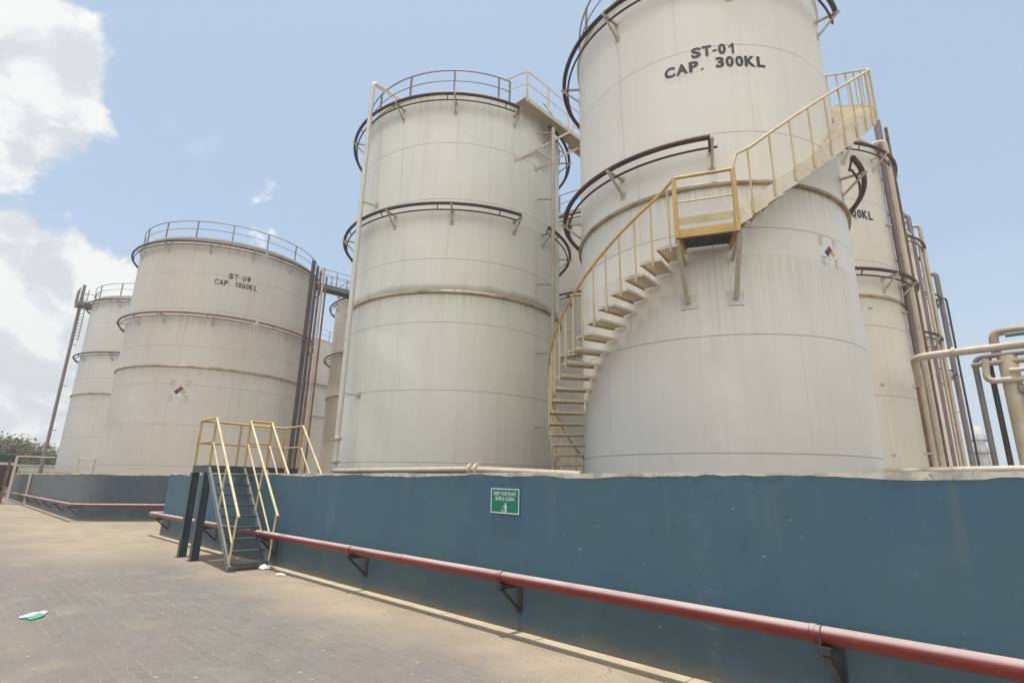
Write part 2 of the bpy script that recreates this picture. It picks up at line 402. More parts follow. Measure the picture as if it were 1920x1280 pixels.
bund('bund_wall', 'grey blue wall at the far left with a rounded corner, below the ST-09 tank',
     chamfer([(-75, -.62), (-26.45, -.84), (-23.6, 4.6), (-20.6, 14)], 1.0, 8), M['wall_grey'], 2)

# ------------------------------------------------------------------ red pipes on brackets
def red_pipe(label, pts, joints, elb):
    t = thing('red_pipe', pts[1], label, 'pipe', 'red pipes along the bund walls')
    pp = fillet(pts, elb, 6)
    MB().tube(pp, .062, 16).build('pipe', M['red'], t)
    for a, d in joints:
        d = Vector(d).normalized(); a = Vector(a)
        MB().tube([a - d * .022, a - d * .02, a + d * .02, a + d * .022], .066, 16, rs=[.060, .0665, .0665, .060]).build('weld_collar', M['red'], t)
    return t
PZ, PY = .60, -.26
BR = [1.93, -1.34, -4.61, -7.88, -11.15, -14.5, -18.35]
red_pipe('long dusty red pipe along the blue wall below the green sign', [(-18.6, 2.5, PZ), (-19.36, PY, PZ), (7, PY, PZ)],
         [((x, PY, PZ), (1, 0, 0)) for x in (-1.42, -4.68, -6.55, -7.95, -12.1, 2.4)], .16)
LBR = [-26.75, -30.3, -33.8, -37.4, -41.0, -44.8]
def lw_y(x): return -.62 + (-.84 + .62) * (x + 75) / (75 - 26.45)
red_pipe('far red pipe round the corner of the grey blue wall at the left', [(-74, lw_y(-74) - .3, PZ - .12), (-50, lw_y(-50) - .3, PZ - .1), (-26.12, lw_y(-26) - .3, PZ), (-23.52, 4.2, PZ), (-21.6, 9.5, PZ)],
         [((x, lw_y(x) - .3, PZ), (1, 0, 0)) for x in (-30.2, -37.2)], .5)
def bracket(x, y, label, grp, z=PZ - .062):
    t = thing('pipe_bracket', (x, y, 0), label, 'bracket', grp)
    MB().box(x - .04, x + .04, y - .355, y - .012, z - .052, z - .002).build('arm', M['black_steel'], t)
    MB().box(x - .045, x + .045, y - .011, y - .001, z - .34, z - .003).build('wall_plate', M['black_steel'], t)
    MB().bar((x, y - .31, z - .055), (x, y - .02, z - .31), .05, .035).build('strut', M['black_steel'], t)
    MB().tube([(x - .02, y - .26 - .075, z), (x - .02, y - .26 - .068, z + .07), (x - .02, y - .26 - .045, z + .115), (x - .02, y - .26, z + .133), (x - .02, y - .26 + .045, z + .115), (x - .02, y - .26 + .068, z + .07), (x - .02, y - .26 + .075, z)], .004, 6).build('clamp_rod', M['dark_pipe'], t)
    return t
blab = ['black bracket under the near end of the red pipe, beyond the right edge of the view', 'nearest black bracket under the red pipe, on the right part of the blue wall',
        'black bracket under the red pipe directly below the green sign', 'black bracket under the red pipe halfway between sign and steps',
        'black bracket seen behind the lowest treads of the grey steps', 'black bracket seen beside the post legs of the grey steps', 'black bracket under the bent left end of the near red pipe']
for x, l in zip(BR[1:], blab[1:]): bracket(x, 0, l, 'black brackets under the near red pipe')
ol = ['nearest to the wall corner', 'second from the wall corner', 'third from the wall corner', 'fourth from the wall corner', 'fifth from the wall corner', 'farthest from the wall corner']
for x, l in zip(LBR, ol): bracket(x, lw_y(x), 'small black bracket under the far red pipe, ' + l, 'black brackets under the far red pipe', PZ - .062 - .1 * max(0, (-26.75 - x) / 23))

# ------------------------------------------------------------------ text helper
GW = {'S': (.59, .667), 'T': (.57, .611), '-': (.27, .333), '0': (.47, .556), '1': (.33, .556), '9': (.48, .556), '3': (.48, .556), 'C': (.64, .722), 'A': (.70, .70), 'P': (.55, .66), '.': (.14, .278),
      'K': (.66, .71), 'L': (.50, .60), 'E': (.53, .64), 'Y': (.64, .66), 'O': (.68, .76), 'U': (.58, .72), 'R': (.63, .70), 'N': (.58, .72), 'F': (.5, .6), '&': (.66, .72), ' ': (0, .30)}
GLY = {}
def glyph(ch, bold):
    if (ch, bold) not in GLY:
        cu = bpy.data.curves.new('t', 'FONT'); cu.body = ch; cu.size = 1; cu.offset = bold; cu.resolution_u = 4
        o = bpy.data.objects.new('t', cu); col.objects.link(o); dg = bpy.context.evaluated_depsgraph_get()
        me = bpy.data.meshes.new_from_object(o.evaluated_get(dg)); vs = [v.co.copy() for v in me.vertices]; fs = [tuple(p.vertices) for p in me.polygons]
        bpy.data.objects.remove(o); bpy.data.curves.remove(cu); bpy.data.meshes.remove(me)
        x0, x1 = min(v.x for v in vs), max(v.x for v in vs); y0, y1 = min(v.y for v in vs), max(v.y for v in vs)
        GLY[(ch, bold)] = ([((v.x - x0) / (x1 - x0), (v.y - y0) / (y1 - y0)) for v in vs], fs)
    return GLY[(ch, bold)]
def text_mesh(s, h, width=None, bold=.02):
    V = []; F = []; x = 0
    for ch in s:
        gw, adv = GW[ch]; n0 = len(V)
        if ch == '1':      # stem with a slanted flag
            for q in ((.57, 0), (1, 0), (1, 1), (.66, 1), (.57, .92), (.50, .84), (0, .70), (0, .54), (.57, .68)): V.append((x + (adv - gw) / 2 + q[0] * gw, q[1] * .716))
            F += [(n0, n0 + 1, n0 + 2, n0 + 3, n0 + 4, n0 + 5, n0 + 8), (n0 + 8, n0 + 5, n0 + 6, n0 + 7)]
        elif ch != ' ':
            vs, fs = glyph(ch, bold); y0, hh = (.24, .13) if ch == '-' else (0, .15) if ch == '.' else (0, .716)
            V += [(x + (adv - gw) / 2 + u * gw, y0 + w * hh) for u, w in vs]; F += [tuple(i + n0 for i in f) for f in fs]
        x += adv
    xs = [v[0] for v in V]; kx = (width / (max(xs) - min(xs))) if width else h / .716; ky = h / .716; cx = (max(xs) + min(xs)) / 2
    return [((u - cx) * kx, w * ky) for u, w in V], F
def cyl_pts(uv, A, z, Rr, off=.009):
    return [((Rr + off) * math.cos(A + u / Rr), (Rr + off) * math.sin(A + u / Rr), z + w) for u, w in uv]

# ------------------------------------------------------------------ tanks
def arc(Rr, z, a0, a1, step=3.):
    n = max(2, int(abs(a1 - a0) / step)); return [(Rr * math.cos(R(a0 + (a1 - a0) * k / n)), Rr * math.sin(R(a0 + (a1 - a0) * k / n)), z) for k in range(n + 1)]

def ring_part(t, Rr, z, spans, brk, mat, off=.42, name='spray_ring', bdrop=.48, r1=.055, links=True):
    m = MB(); T = ORG[t.name]
    sh = lambda pts: [(p[0] + T.x, p[1] + T.y, p[2]) for p in pts]
    for a0, a1 in spans:
        m.tube(sh(arc(Rr + off, z, a0, a1)), r1, 10)
        m.tube(sh(arc(Rr + off - .10, z - .17, a0 + (2.5 if abs(a1 - a0) < 358 else 0), a1 - 1)), .026, 8)
        k = a0 + 9
        while links and k < a1:
            c, s2 = math.cos(R(k)), math.sin(R(k)); m.tube(sh([((Rr + off) * c, (Rr + off) * s2, z), ((Rr + off - .10) * c, (Rr + off - .10) * s2, z - .17)]), .018, 6); k += 27
    for a0, a1 in spans:      # open ends: the two pipes are tied by a short end piece
        if abs(a1 - a0) < 357:
            for a in (a0, a1):
                c, s2 = math.cos(R(a)), math.sin(R(a)); m.tube(sh([((Rr + off) * c, (Rr + off) * s2, z + .05), ((Rr + off - .10) * c, (Rr + off - .10) * s2, z - .26)]), .024, 6)
    ring = m.build(name, mat, t)
    if brk:
        b = MB()
        b.bar((T.x + Rr - .005, T.y, z - .075), (T.x + Rr + off + .09, T.y, z - .075), .06, .035)
        b.bar((T.x + Rr + off + .05, T.y, z - .085), (T.x + Rr, T.y, z - bdrop), .05, .035)
        b.box(T.x + Rr - .004, T.x + Rr + .014, T.y - .07, T.y + .07, z - bdrop - .08, z - bdrop + .07)
        b.box(T.x + Rr - .004, T.x + Rr + .012, T.y - .06, T.y + .06, z - .14, z - .02)
        o = b.build('ring_bracket', M['bracket_cream'], ring); o.rotation_euler.z = R(brk[0])
        for a in brk[1:]: cp(o, ring, R(a))
    return ring

def rail_part(t, Rr, z, posts, gap=None, hgt=1.0, mat='rail_grey'):
    T = ORG[t.name]; m = MB(); sh = lambda pts: [(p[0] + T.x, p[1] + T.y, p[2]) for p in pts]
    rr = Rr - .03
    for zz, r in ((z + hgt, .024), (z + hgt * .53, .017)):
        if gap: m.tube(sh(arc(rr, zz, gap[1], gap[0] + 360)), r, 8)
        else: m.tube(sh(arc(rr, zz, 0, 360)[:-1]), r, 8, closed=True)
    rail = m.build('roof_railing', M[mat], t)
    p = MB().box(T.x + rr - .028, T.x + rr + .028, T.y - .028, T.y + .028, z - .05, z + hgt).build('rail_post', M[mat], rail)
    p.rotation_euler.z = R(posts[0])
    for a in posts[1:]: cp(p, rail, R(a))
    return rail

def hazard(t, Rr, A, z, s, dark=False):
    T = ORG[t.name]; root = None
    def quad(nm, mat, uv, par):
        n = 5; vs = []; fs = []
        # subdivide so that it follows the shell
        for i in range(n + 1):
            for j in range(n + 1):
                a, b = i / n, j / n
                u = (uv[0][0] * (1 - a) + uv[1][0] * a) * (1 - b) + (uv[3][0] * (1 - a) + uv[2][0] * a) * b
                w = (uv[0][1] * (1 - a) + uv[1][1] * a) * (1 - b) + (uv[3][1] * (1 - a) + uv[2][1] * a) * b
                vs.append((u, w))
        for i in range(n):
            for j in range(n): fs.append((i * (n + 1) + j, (i + 1) * (n + 1) + j, (i + 1) * (n + 1) + j + 1, i * (n + 1) + j + 1))
        p3 = [(p[0] + T.x, p[1] + T.y, p[2]) for p in cyl_pts(vs, R(A), z, Rr, .007)]
        return MB().add(p3, fs).build(nm, mat, par)
    e = s * .02
    def dia(cx, cy, h): return [(cx, cy - h), (cx + h, cy), (cx, cy + h), (cx - h, cy)]
    h = s * .5 - e
    root = quad('hazard_diamond', M['nf_red'], dia(0, s * .5, h), t); root['label'] = 'red, blue, yellow and white hazard diamond'
    quad('blue_quarter', M['nf_dark'] if dark else M['nf_blue'], dia(-s * .5, 0, h), root)
    quad('yellow_quarter', M['nf_yellow'], dia(s * .5, 0, h), root)
    quad('white_quarter', M['nf_white'], dia(0, -s * .5, h), root)
    # the four blocks of fine print beside the diamond: unreadable thin lines
    m = MB(); rng = random.Random(int(A * 10) + 5)
    for cx, cy in ((-1.25, 1.35), (1.25, 1.35), (-1.2, -1.15), (1.2, -1.15)):
        for k in range(6):
            wd = rng.uniform(.45, .95) * s * (1.0 if k else 1.05); x0 = (cx - .5) * s; zc = (cy + .45 - k * .2) * s; th = .042 * s if k else .075 * s
            uv = [(x0, zc), (x0 + wd * .5, zc), (x0 + wd, zc), (x0 + wd, zc + th), (x0 + wd * .5, zc + th), (x0, zc + th)]
            p3 = [(p[0] + T.x, p[1] + T.y, p[2]) for p in cyl_pts(uv, R(A), z, Rr, .007)]
            m.add(p3, [(0, 1, 4, 5), (1, 2, 3, 4)])
    m.build('fine_print', M['nf_text'], root)

def lettering(t, Rr, rows, mat):
    T = ORG[t.name]
    for s, A, z, h, w in rows:
        uv, fs = text_mesh(s, h, w, .045)
        P3 = [(p[0] + T.x, p[1] + T.y, p[2]) for p in cyl_pts(uv, R(A), z, Rr)]
        # each painted word is a part: split at the widest gap between letters
        xs = sorted(u for u, _ in uv); gaps = [(xs[i + 1] - xs[i], (xs[i + 1] + xs[i]) / 2) for i in range(len(xs) - 1)]; g = max(gaps)
        cuts = [g[1]] if '  ' in s else []
        for side in ((-1, 1) if cuts else (0,)):
            m = MB(); idx = {}; vs = []; ff = []
            for f in fs:
                if side and (uv[f[0]][0] - cuts[0]) * side < 0: continue
                q = []
                for i in f:
                    if i not in idx: idx[i] = len(vs); vs.append(P3[i])
                    q.append(idx[i])
                ff.append(q)
            m.add(vs, ff).build('lettering', mat, t)

TG = 'white steel storage tanks'
def tank(x, y, Rr, top, label, base=(.62, .60, .55), tint=(.57, .55, .50), flange=7.42, rings=(), posts=(), gap=None, z0=.12, dz=2.105, plates=5, streak=.2, dirt_bounce=(), soot=None, hgt=1.0, detail=True, rmat='dark_pipe'):
    t = thing('storage_tank', (x, y, 0), label, 'tank', TG)
    mat = tank_mat('tank_shell_paint', base, tint, dz, z0, Rr, plates, list(dirt_bounce) + [(flange, .7, .38)], streak, soot)
    MB().lathe([(Rr, -.1), (Rr, top)], 160, (x, y)).build('shell', mat, t)
    # roof with its rim angle
    MB().lathe([(Rr + .002, top - .09), (Rr + .055, top - .085), (Rr + .055, top + .004), (Rr - .03, top + .006)], 128, (x, y), False).build('roof_rim', mat, t)
    MB().lathe([(Rr - .03, top), (Rr * .5, top + Rr * .07), (.02, top + Rr * .13)], 96, (x, y)).build('roof', M['roof'], t)
    MB().lathe([(Rr, flange - .055), (Rr + .075, flange - .05), (Rr + .082, flange), (Rr + .03, flange + .012), (Rr, flange + .07)], 160, (x, y), False).build('girth_ring', M['girth'], t)
    MB().lathe([(Rr, .0), (Rr + .12, .0), (Rr + .12, .05), (Rr, .05)], 96, (x, y), False).build('base_plate', M['concrete'], t)
    for rg in rings: ring_part(t, Rr, *rg[:3], M[rg[3] if len(rg) > 3 else rmat], off=rg[4] if len(rg) > 4 else .42)
    if posts: rail_part(t, Rr, top, posts, gap, hgt)
    return t

X1, Y1, R1 = -5.21, 7.26, 3.05
st01 = tank(X1, Y1, R1, 13.05, 'nearest cream tank lettered ST-01 with a spiral stair wrapped round it', (0.681, 0.649, 0.582), (0.644, 0.611, 0.543),
            rings=[(12.38, [(2, -300)], [1.5, -50, -98, -142, -185, -230], 'dark_pipe', .42), (8.22, [(-63, -285)], [-62.2, -98, -141, -190, -240], 'maroon_pipe', .42), (8.22, [(-8, 40)], [2, 38], 'maroon_pipe', .42)],
            posts=[-123.5 - 22.5 * k for k in range(12)], gap=(-10, 20), dz=2.115, z0=.11, dirt_bounce=[(12.9, .7, .25), (5.9, 2.4, .22)], streak=.14)  # second band: tan bounced light below the landing, painted into the shell
lettering(st01, R1, [('ST-01', -58.2, 10.455, .265, .86), ('CAP.  300KL', -57.7, 10.125, .265, 2.06)], M['letter'])
hazard(st01, R1, -18.6, 6.10, .165)

X2, Y2, R2 = -15.37, 7.80, 3.95
mid = tank(X2, Y2, R2, 14.78, 'tall unlettered white tank in the middle, between the ST-01 and ST-09 tanks', (0.67, 0.658, 0.582), (0.632, 0.619, 0.543),
           rings=[(14.38, [(5.5, 345 - 0)], [-114.5, -73, -45, -14, 8, 37, 75, 120, 165, 205], 'dark_pipe', .42), (10.26, [(4, 347)], [-114.5, -73, -44, -13, 7, 40, 80, 120, 165, 205], 'dark_pipe', .42)],
           posts=[-70.5 - 23.5 * k for k in range(11)] + [-46.5, -23.3, -17, 22], gap=(-17, 8), dz=2.11, z0=.1, soot=7.49, dirt_bounce=[(14.7, 1.0, .4), (10.2, 1.2, .2)], streak=.26, hgt=.92)
X9, Y9, R9 = -36.33, 6.17, 5.12
st09 = tank(X9, Y9, R9, 14.85, 'wide tan-stained tank lettered ST-09 at the left', (0.558, 0.512, 0.452), (0.529, 0.475, 0.408),
            rings=[(14.46, [(0, 358)], [-85, -58.5, -32, -7.9, 18.6, 45, 72], 'dark_pipe', .40), (10.28, [(0, 358)], [-98, -72, -52, -24, 0, 22.3, 47, 72], 'rust_pipe', .40)],
            posts=[-85 + 21.3 * k for k in range(17)], dz=2.1, z0=.14, plates=7, dirt_bounce=[(14.8, 1.3, .5), (10.2, 1.6, .35)], streak=.30, hgt=1.02)
lettering(st09, R9, [('ST-09', -13.5, 12.60, .33, 1.16), ('CAP.  1000KL', -14.9, 12.16, .33, 2.22)], M['letter_worn'])
hazard(st09, R9, -35.3, 6.05, .31, dark=True)
XF, YF, RF = -51.0, 5.9, 4.85
far = tank(XF, YF, RF, 14.8, 'farthest grey white tank at the left edge, with a ladder and tall brown pipe', (0.581, 0.562, 0.506), (0.554, 0.531, 0.478),
           rings=[(14.4, [(0, 358)], [-75, -48, -20, -100], 'dark_pipe', .4), (10.35, [(0, 358)], [-77, -45, -20], 'dark_pipe', .4)], posts=[-76 + 25.5 * k for k in range(14)], dz=2.1, z0=.14, plates=7, streak=.18)
X3, Y3 = -5.42, 15.5
st02 = tank(X3, Y3, R1, 13.05, 'cream tank lettered KL, directly behind the ST-01 tank on the right', (0.639, 0.593, 0.513), (0.603, 0.552, 0.465),
            rings=[(12.45, [(-70, 250)], [-60, -40, -15, 15, 45], 'maroon_pipe', .42), (8.1, [(-80, 250)], [-50, -25, -5, 22], 'dark_pipe', .42)], posts=(), dz=2.115, z0=.11)
lettering(st02, R1, [('CAP.  300KL', -43.5, 10.02, .30, 2.06)], M['letter'])
ta3 = tank(-5.7, 23.9, R1, 13.05, 'third tank in the row running back from ST-01, seen between brown pipes', (.70, .64, .54), (.66, .60, .50),
           rings=[(12.45, [(-90, 250)], [-60, -30, 0, 30], 'dark_pipe', .42), (8.1, [(-90, 250)], [-40, -10, 20], 'dark_pipe', .42)], posts=[-30, 0, 30], dz=2.115, z0=.11)
ta4 = tank(-6.1, 33.0, R1, 13.05, 'last tank in the row running back from ST-01, a thin cream sliver', (.70, .64, .54), (.66, .60, .50),
           rings=[(12.45, [(-90, 250)], [-60, -30, 0, 30], 'dark_pipe', .42), (8.1, [(-90, 250)], [-40, -10, 20], 'dark_pipe', .42)], posts=[-30, 0, 30], dz=2.115, z0=.11)
mback = tank(-15.4, 18.1, R2, 14.78, 'tank mostly hidden behind the middle tank and the ST-01 stair', (.64, .61, .55), (.60, .57, .51),
             rings=[(14.3, [(0, 358)], [-80, -40, 0, 40], 'dark_pipe', .42), (10.3, [(0, 358)], [-80, -40, 0, 40], 'dark_pipe', .42)], posts=[-90 + 23 * k for k in range(15)])
b1 = tank(-34.9, 17.9, 4.55, 14.78, 'tan tank behind the gap between the ST-09 and middle tanks', (0.76, 0.69, 0.59), (0.72, 0.645, 0.54),
          rings=[(14.3, [(-140, 200)], [-130, -100, -70], 'dark_pipe', .42), (10.3, [(-160, -118), (-110, 150)], [-140, -122, -80], 'dark_pipe', .42)], posts=[-150 + 23 * k for k in range(14)], streak=.3)
b2 = tank(-52.5, 17.2, 5.0, 14.7, 'tan tank with pale roof rail, deepest in the gap right of ST-09', (0.59, 0.519, 0.432), (0.554, 0.484, 0.396),
          rings=[(10.3, [(-60, 60)], [0, 30], 'dark_pipe', .42)], posts=[-50 + 18 * k for k in range(8)], streak=.3)

# ------------------------------------------------------------------ spiral stair of ST-01
RI, RO = R1 + .03, 3.87
def cpt(a, r, z, c=(X1, Y1)): return (c[0] + r * math.cos(R(a)), c[1] + r * math.sin(R(a)), z)
stair = thing('spiral_staircase', cpt(-66, 3.5, 0), 'cream steel spiral staircase with yellow handrail winding up the ST-01 tank', 'staircase')
SO = ORG[stair.name]
A_L0, A_L1, Z_L = -73.6, -58.4, 6.16        # landing
def tread_mesh(da, lip=.045):
    # a wedge plate with folded-down front and back lips, at angle 0..-da round the tank axis
    m = MB(); n = 3
    for zz0, zz1, a0, a1 in ((-.006, .0, 0, da),):
        vs = []
        for k in range(n + 1):
            a = R(a0 + (a1 - a0) * k / n)
            for r in (RI, RO - .02):
                for z in (zz0, zz1): vs.append((X1 + r * math.cos(a), Y1 + r * math.sin(a), z))
        fs = []
        for k in range(n):
            a, e = k * 4, k * 4 + 4
            fs += [(a, a + 2, e + 2, e), (a + 1, e + 1, e + 3, a + 3), (a + 2, a + 3, e + 3, e + 2), (a, e, e + 1, a + 1)]
        fs += [(0, 1, 3, 2), (n * 4, n * 4 + 2, n * 4 + 3, n * 4 + 1)]
        m.add(vs, fs)
    for a in (0, da):
        m.bar(cpt(a, RI, -lip / 2 - .006), cpt(a, RO - .02, -lip / 2 - .006), .006, lip)
    m.bar(cpt(0, RO - .023, -lip / 2 - .006), cpt(da, RO - .023, -lip / 2 - .006), .006, lip)
    return m
def mk_rot(mesh_mb, name, mat, parent, at):
    """mesh modelled round the tank axis: instances turned about that axis"""
    me_o = mesh_mb.build(name, mat, parent)
    me = me_o.data
    off = Vector((X1, Y1, 0)) - SO
    for v in me.vertices: v.co -= off           # axis of the tank at the mesh origin
    first = True
    for a, z in at:
        o = me_o if first else cp(me_o, parent)
        o.location = (off.x, off.y, z); o.rotation_euler.z = R(a); first = False
    return me_o
RISE, DA = .22, 5.0
low = [(A_L0 - DA * (k + .0) , Z_L - .03 - RISE * (k + 1)) for k in range(27)]
mk_rot(tread_mesh(-6.0), 'tread', M['stair_cream'], stair, low)
UD = 4.25; NU = 31
up = [(A_L1 + UD * k, Z_L - .02 + RISE * (k + 1)) for k in range(NU)]
mk_rot(tread_mesh(3.3, .06), 'tread', M['stair_cream'], stair, up)
# outer stringer of the upper flight: curved plate
def zu(a): return Z_L + .1 + (a - A_L1) / UD * RISE
st = MB()
for k in range(NU):
    a0 = A_L1 - .4 + UD * k; vs = []; fs = []; n = 3; ro = RO - (.004 if k % 2 else 0)
    for q in range(n + 1):
        a = a0 + UD * (1.02 if k % 2 else .99) * q / n; z = zu(a) * .82 + zu(a0 + UD / 2) * .18
        for r in (ro - .012, ro):
            for zz in (z - .19, z + .13): vs.append(cpt(a, r, zz))
    for q in range(n):
        a, e = q * 4, q * 4 + 4
        fs += [(a, e, e + 1, a + 1), (a + 2, a + 3, e + 3, e + 2), (a + 1, e + 1, e + 3, a + 3), (a, a + 2, e + 2, e)]
    fs += [(0, 1, 3, 2), (n * 4, n * 4 + 2, n * 4 + 3, n * 4 + 1)]
    st.add(vs, fs)
st.build('stringer', M['stair_cream'], stair)
# landing: frame beams, toe plate, old grating
ld = MB()
for r, z, h in ((RO, Z_L - .08, .16),):
    ld.bar(cpt(A_L0, r, z), cpt(A_L1, r, z), .05, h)
ld.bar(cpt(A_L0, RI, Z_L - .08), cpt(A_L0, RO - .026, Z_L - .08), .045, .14); ld.bar(cpt(A_L1, RI, Z_L - .08), cpt(A_L1, RO - .026, Z_L - .08), .045, .14)
lo = ld.build('landing_frame', M['yellow'], stair, 'yellow landing frame')
gr = MB()
for k in range(13):
    f = k / 12; p = Vector(cpt(A_L0 + .6, RI + .06, Z_L - .035)).lerp(Vector(cpt(A_L0 + .6, RO - .05, Z_L - .035)), f); q = Vector(cpt(A_L1 - .6, RI + .06, Z_L - .035)).lerp(Vector(cpt(A_L1 - .6, RO - .05, Z_L - .035)), f)
    gr.bar(p, q, .03, .03)
for k in range(9):
    a = A_L0 + .8 + (A_L1 - A_L0 - 1.6) * k / 8; gr.bar(cpt(a, RI + .05, Z_L - .062), cpt(a, RO - .06, Z_L - .062), .016, .022)
gr.build('grating', M['grating'], stair, 'dark rusty landing grating')
tb = MB(); tb.bar(cpt(A_L0, RO + .0, Z_L + .17), cpt(A_L1, RO + .0, Z_L + .17), .012, .14); tb.build('toe_board', M['pale_yellow'], stair)
for a in (A_L0, A_L1):
    m = MB(); m.bar(cpt(a, RO + .015, Z_L - .17), cpt(a, RO + .015, Z_L + 1.06), .075, .075, up=(math.cos(R(a)), math.sin(R(a)), 0)); m.build('landing_post', M['yellow'], stair)
mr = MB().tube([cpt(A_L0, RO + .015, Z_L + .55), cpt(A_L1, RO + .015, Z_L + .55)], .016, 8).build('landing_rail', M['pale_yellow'], stair)
# diagonal supports of the landing with plates on the shell
for a in (A_L0 - .2, A_L1 + .4):
    m = MB(); m.bar(cpt(a, RO - .01, Z_L - .17), cpt(a, R1 + .05, 5.02), .075, .075); m.build('landing_strut', M['cream_steel'], stair)
    m = MB(); pl = [cpt(a - 2.6, R1 + .008, 4.90), cpt(a + 2.6, R1 + .008, 4.90), cpt(a + 2.6, R1 + .008, 5.18), cpt(a - 2.6, R1 + .008, 5.18)]
    pl2 = [cpt(a - 2.6, R1 + .02, 4.90), cpt(a + 2.6, R1 + .02, 4.90), cpt(a + 2.6, R1 + .02, 5.18), cpt(a - 2.6, R1 + .02, 5.18)]
    m.add(pl + pl2, [(4, 5, 6, 7), (0, 4, 7, 3), (1, 2, 6, 5), (3, 7, 6, 2), (0, 1, 5, 4)]); m.build('shell_plate', M['white_pipe'], stair)
    m = MB(); m.bar(cpt(a, R1 + .01, Z_L - .36), cpt(a, RO - .2, Z_L - .18), .05, .05); m.build('knee_brace', M['cream_steel'], stair)
# handrails
RH = 1.10
def zl(a): return Z_L - .03 - RISE * ((A_L0 - a) / DA + .5)
pl = [cpt(A_L0, RO + .01, Z_L + 1.06)]
lower = [cpt(a, RO + .01, zl(a) + RH) for a in [A_L0 - 5.0 * k for k in range(1, 24)]]
aend = A_L0 - 5. * 23
m = MB().tube(pl + lower, .030, 10); m.tube([lower[-1], cpt(aend, RO + .01, zl(aend) - .02)], .024, 8); m.build('handrail', M['yellow'], stair, 'yellow handrail of the lower flight')
MB().tube([cpt(A_L0, RO + .01, Z_L + 1.06), cpt(A_L1, RO + .01, Z_L + 1.06)], .030, 10).build('handrail', M['yellow'], stair, 'yellow handrail of the landing')
upper = [cpt(A_L1, RO + .01, Z_L + 1.06), cpt(A_L1 + 1.2, RO + .01, Z_L + 1.36)] + [cpt(a, RO + .01, zu(a) + 1.12) for a in [A_L1 + 5. + 4. * k for k in range(32)]]
MB().tube(upper, .026, 10).build('handrail', M['pale_yellow'], stair, 'pale handrail of the upper flight')
for k in range(23):
    a = A_L0 - 2.0 - 5.0 * k; z = zl(a)
    MB().box(cpt(a, RO, 0)[0] - .014, cpt(a, RO, 0)[0] + .014, cpt(a, RO, 0)[1] - .014, cpt(a, RO, 0)[1] + .014, z - .16, z + RH + (0 if k else .02)).build('baluster', M['pale_yellow'], stair)
for k in range(21):
    a = A_L1 + 4.2 + 6.0 * k; z = zu(a)
    MB().box(cpt(a, RO + .014, 0)[0] - .014, cpt(a, RO + .014, 0)[0] + .014, cpt(a, RO + .014, 0)[1] - .014, cpt(a, RO + .014, 0)[1] + .014, z - .14, z + 1.09).build('baluster', M['pale_yellow'], stair)

# ------------------------------------------------------------------ walkway along the roofs of the middle tank and the one behind it
wk = thing('roof_walkway', (-11.3, 10, 14.6), 'cream steel roof walkway on slanting braces at the right shoulder of the middle tank', 'walkway')
WA, WB_, ZW = -11.50, -10.88, 14.74
MB().box(WA, WB_, 6.75, 18.4, ZW - .03, ZW).build('deck', M['cream_steel'], wk)
for x in (WA, WB_): MB().box(x - .03, x + .03, 6.75 if x == WB_ else 9.9, 18.4, ZW - .19, ZW - .031).build('side_beam', M['cream_steel'], wk)
for y in (7.6, 9.4, 11.4, 13.4): MB().box(WA + .04 + (1.0 if y < 9 else 0) * .5, WB_ - .035, y - .03, y + .03, ZW - .13, ZW - .031).build('cross_member', M['cream_steel'], wk)
ba = (Vector((-11.53, 6.95, 12.58)), Vector((-10.86, 9.15, ZW - .16))); bb = (Vector((-11.42, 7.85, 12.65)), Vector((-11.1, 10.2, ZW - .16)))
for p, q in (ba, bb):
    m = MB(); m.bar(p, q, .075, .075); m.box(p.x - .05, p.x + .02, p.y - .09, p.y + .09, p.z - .11, p.z + .11); m.build('brace', M['cream_steel'], wk)
for f in (.33, .62): MB().bar(ba[0].lerp(ba[1], f), bb[0].lerp(bb[1], f), .045, .045).build('cross_member', M['cream_steel'], wk)
for x, y0 in ((WB_, 6.78), (WA, 10.2)):
    m = MB()
    for z, r in ((ZW + 1.05, .024), (ZW + .55, .018)): m.tube([(x, y0, z), (x, 18.3, z)], r, 8)
    if x == WB_:
        for z, r in ((ZW + 1.05, .024), (ZW + .55, .018)): m.tube([(x, y0, z), (x - .95, 6.55, z)], r, 8)
    m.build('walkway_railing', M['cream_steel'], wk)
    y = y0
    while y < 18.4: MB().box(x - .026, x + .026, y - .026, y + .026, ZW, ZW + 1.05).build('rail_post', M['cream_steel'], wk); y += 1.15

# ------------------------------------------------------------------ pipes on the tanks
# middle tank, left: white pipe with top bend over the roof rim
t = thing('riser_pipe', (X2, Y2 - R2 - .5, 0), 'tall white pipe up the left front of the middle tank, bent over its roof', 'pipe', 'pipes standing beside the tanks')
yy = Y2 - R2 - .5
MB().tube(fillet([(X2, yy, 1.95), (X2, yy, 15.72), (X2, yy + 1.55, 15.72), (X2, yy + 1.62, 14.75)], .16, 6), .085, 14).build('pipe', M['white_pipe'], t)
for z in (4.28, 10.9): 
    m = MB(); m.bar((X2 + .02, yy, z), (X2 + .18, Y2 - R2 + .01, z - .02), .05, .05); m.box(X2 + .10, X2 + .26, Y2 - R2 - .02, Y2 - R2 + .02, z - .1, z + .08); m.build('standoff', M['bracket_cream'], t)
for z in (2.88, 2.2): MB().tube([(X2, yy, z - .03), (X2, yy, z + .03)], .15, 14).build('flange', M['cream_pipe'], t)
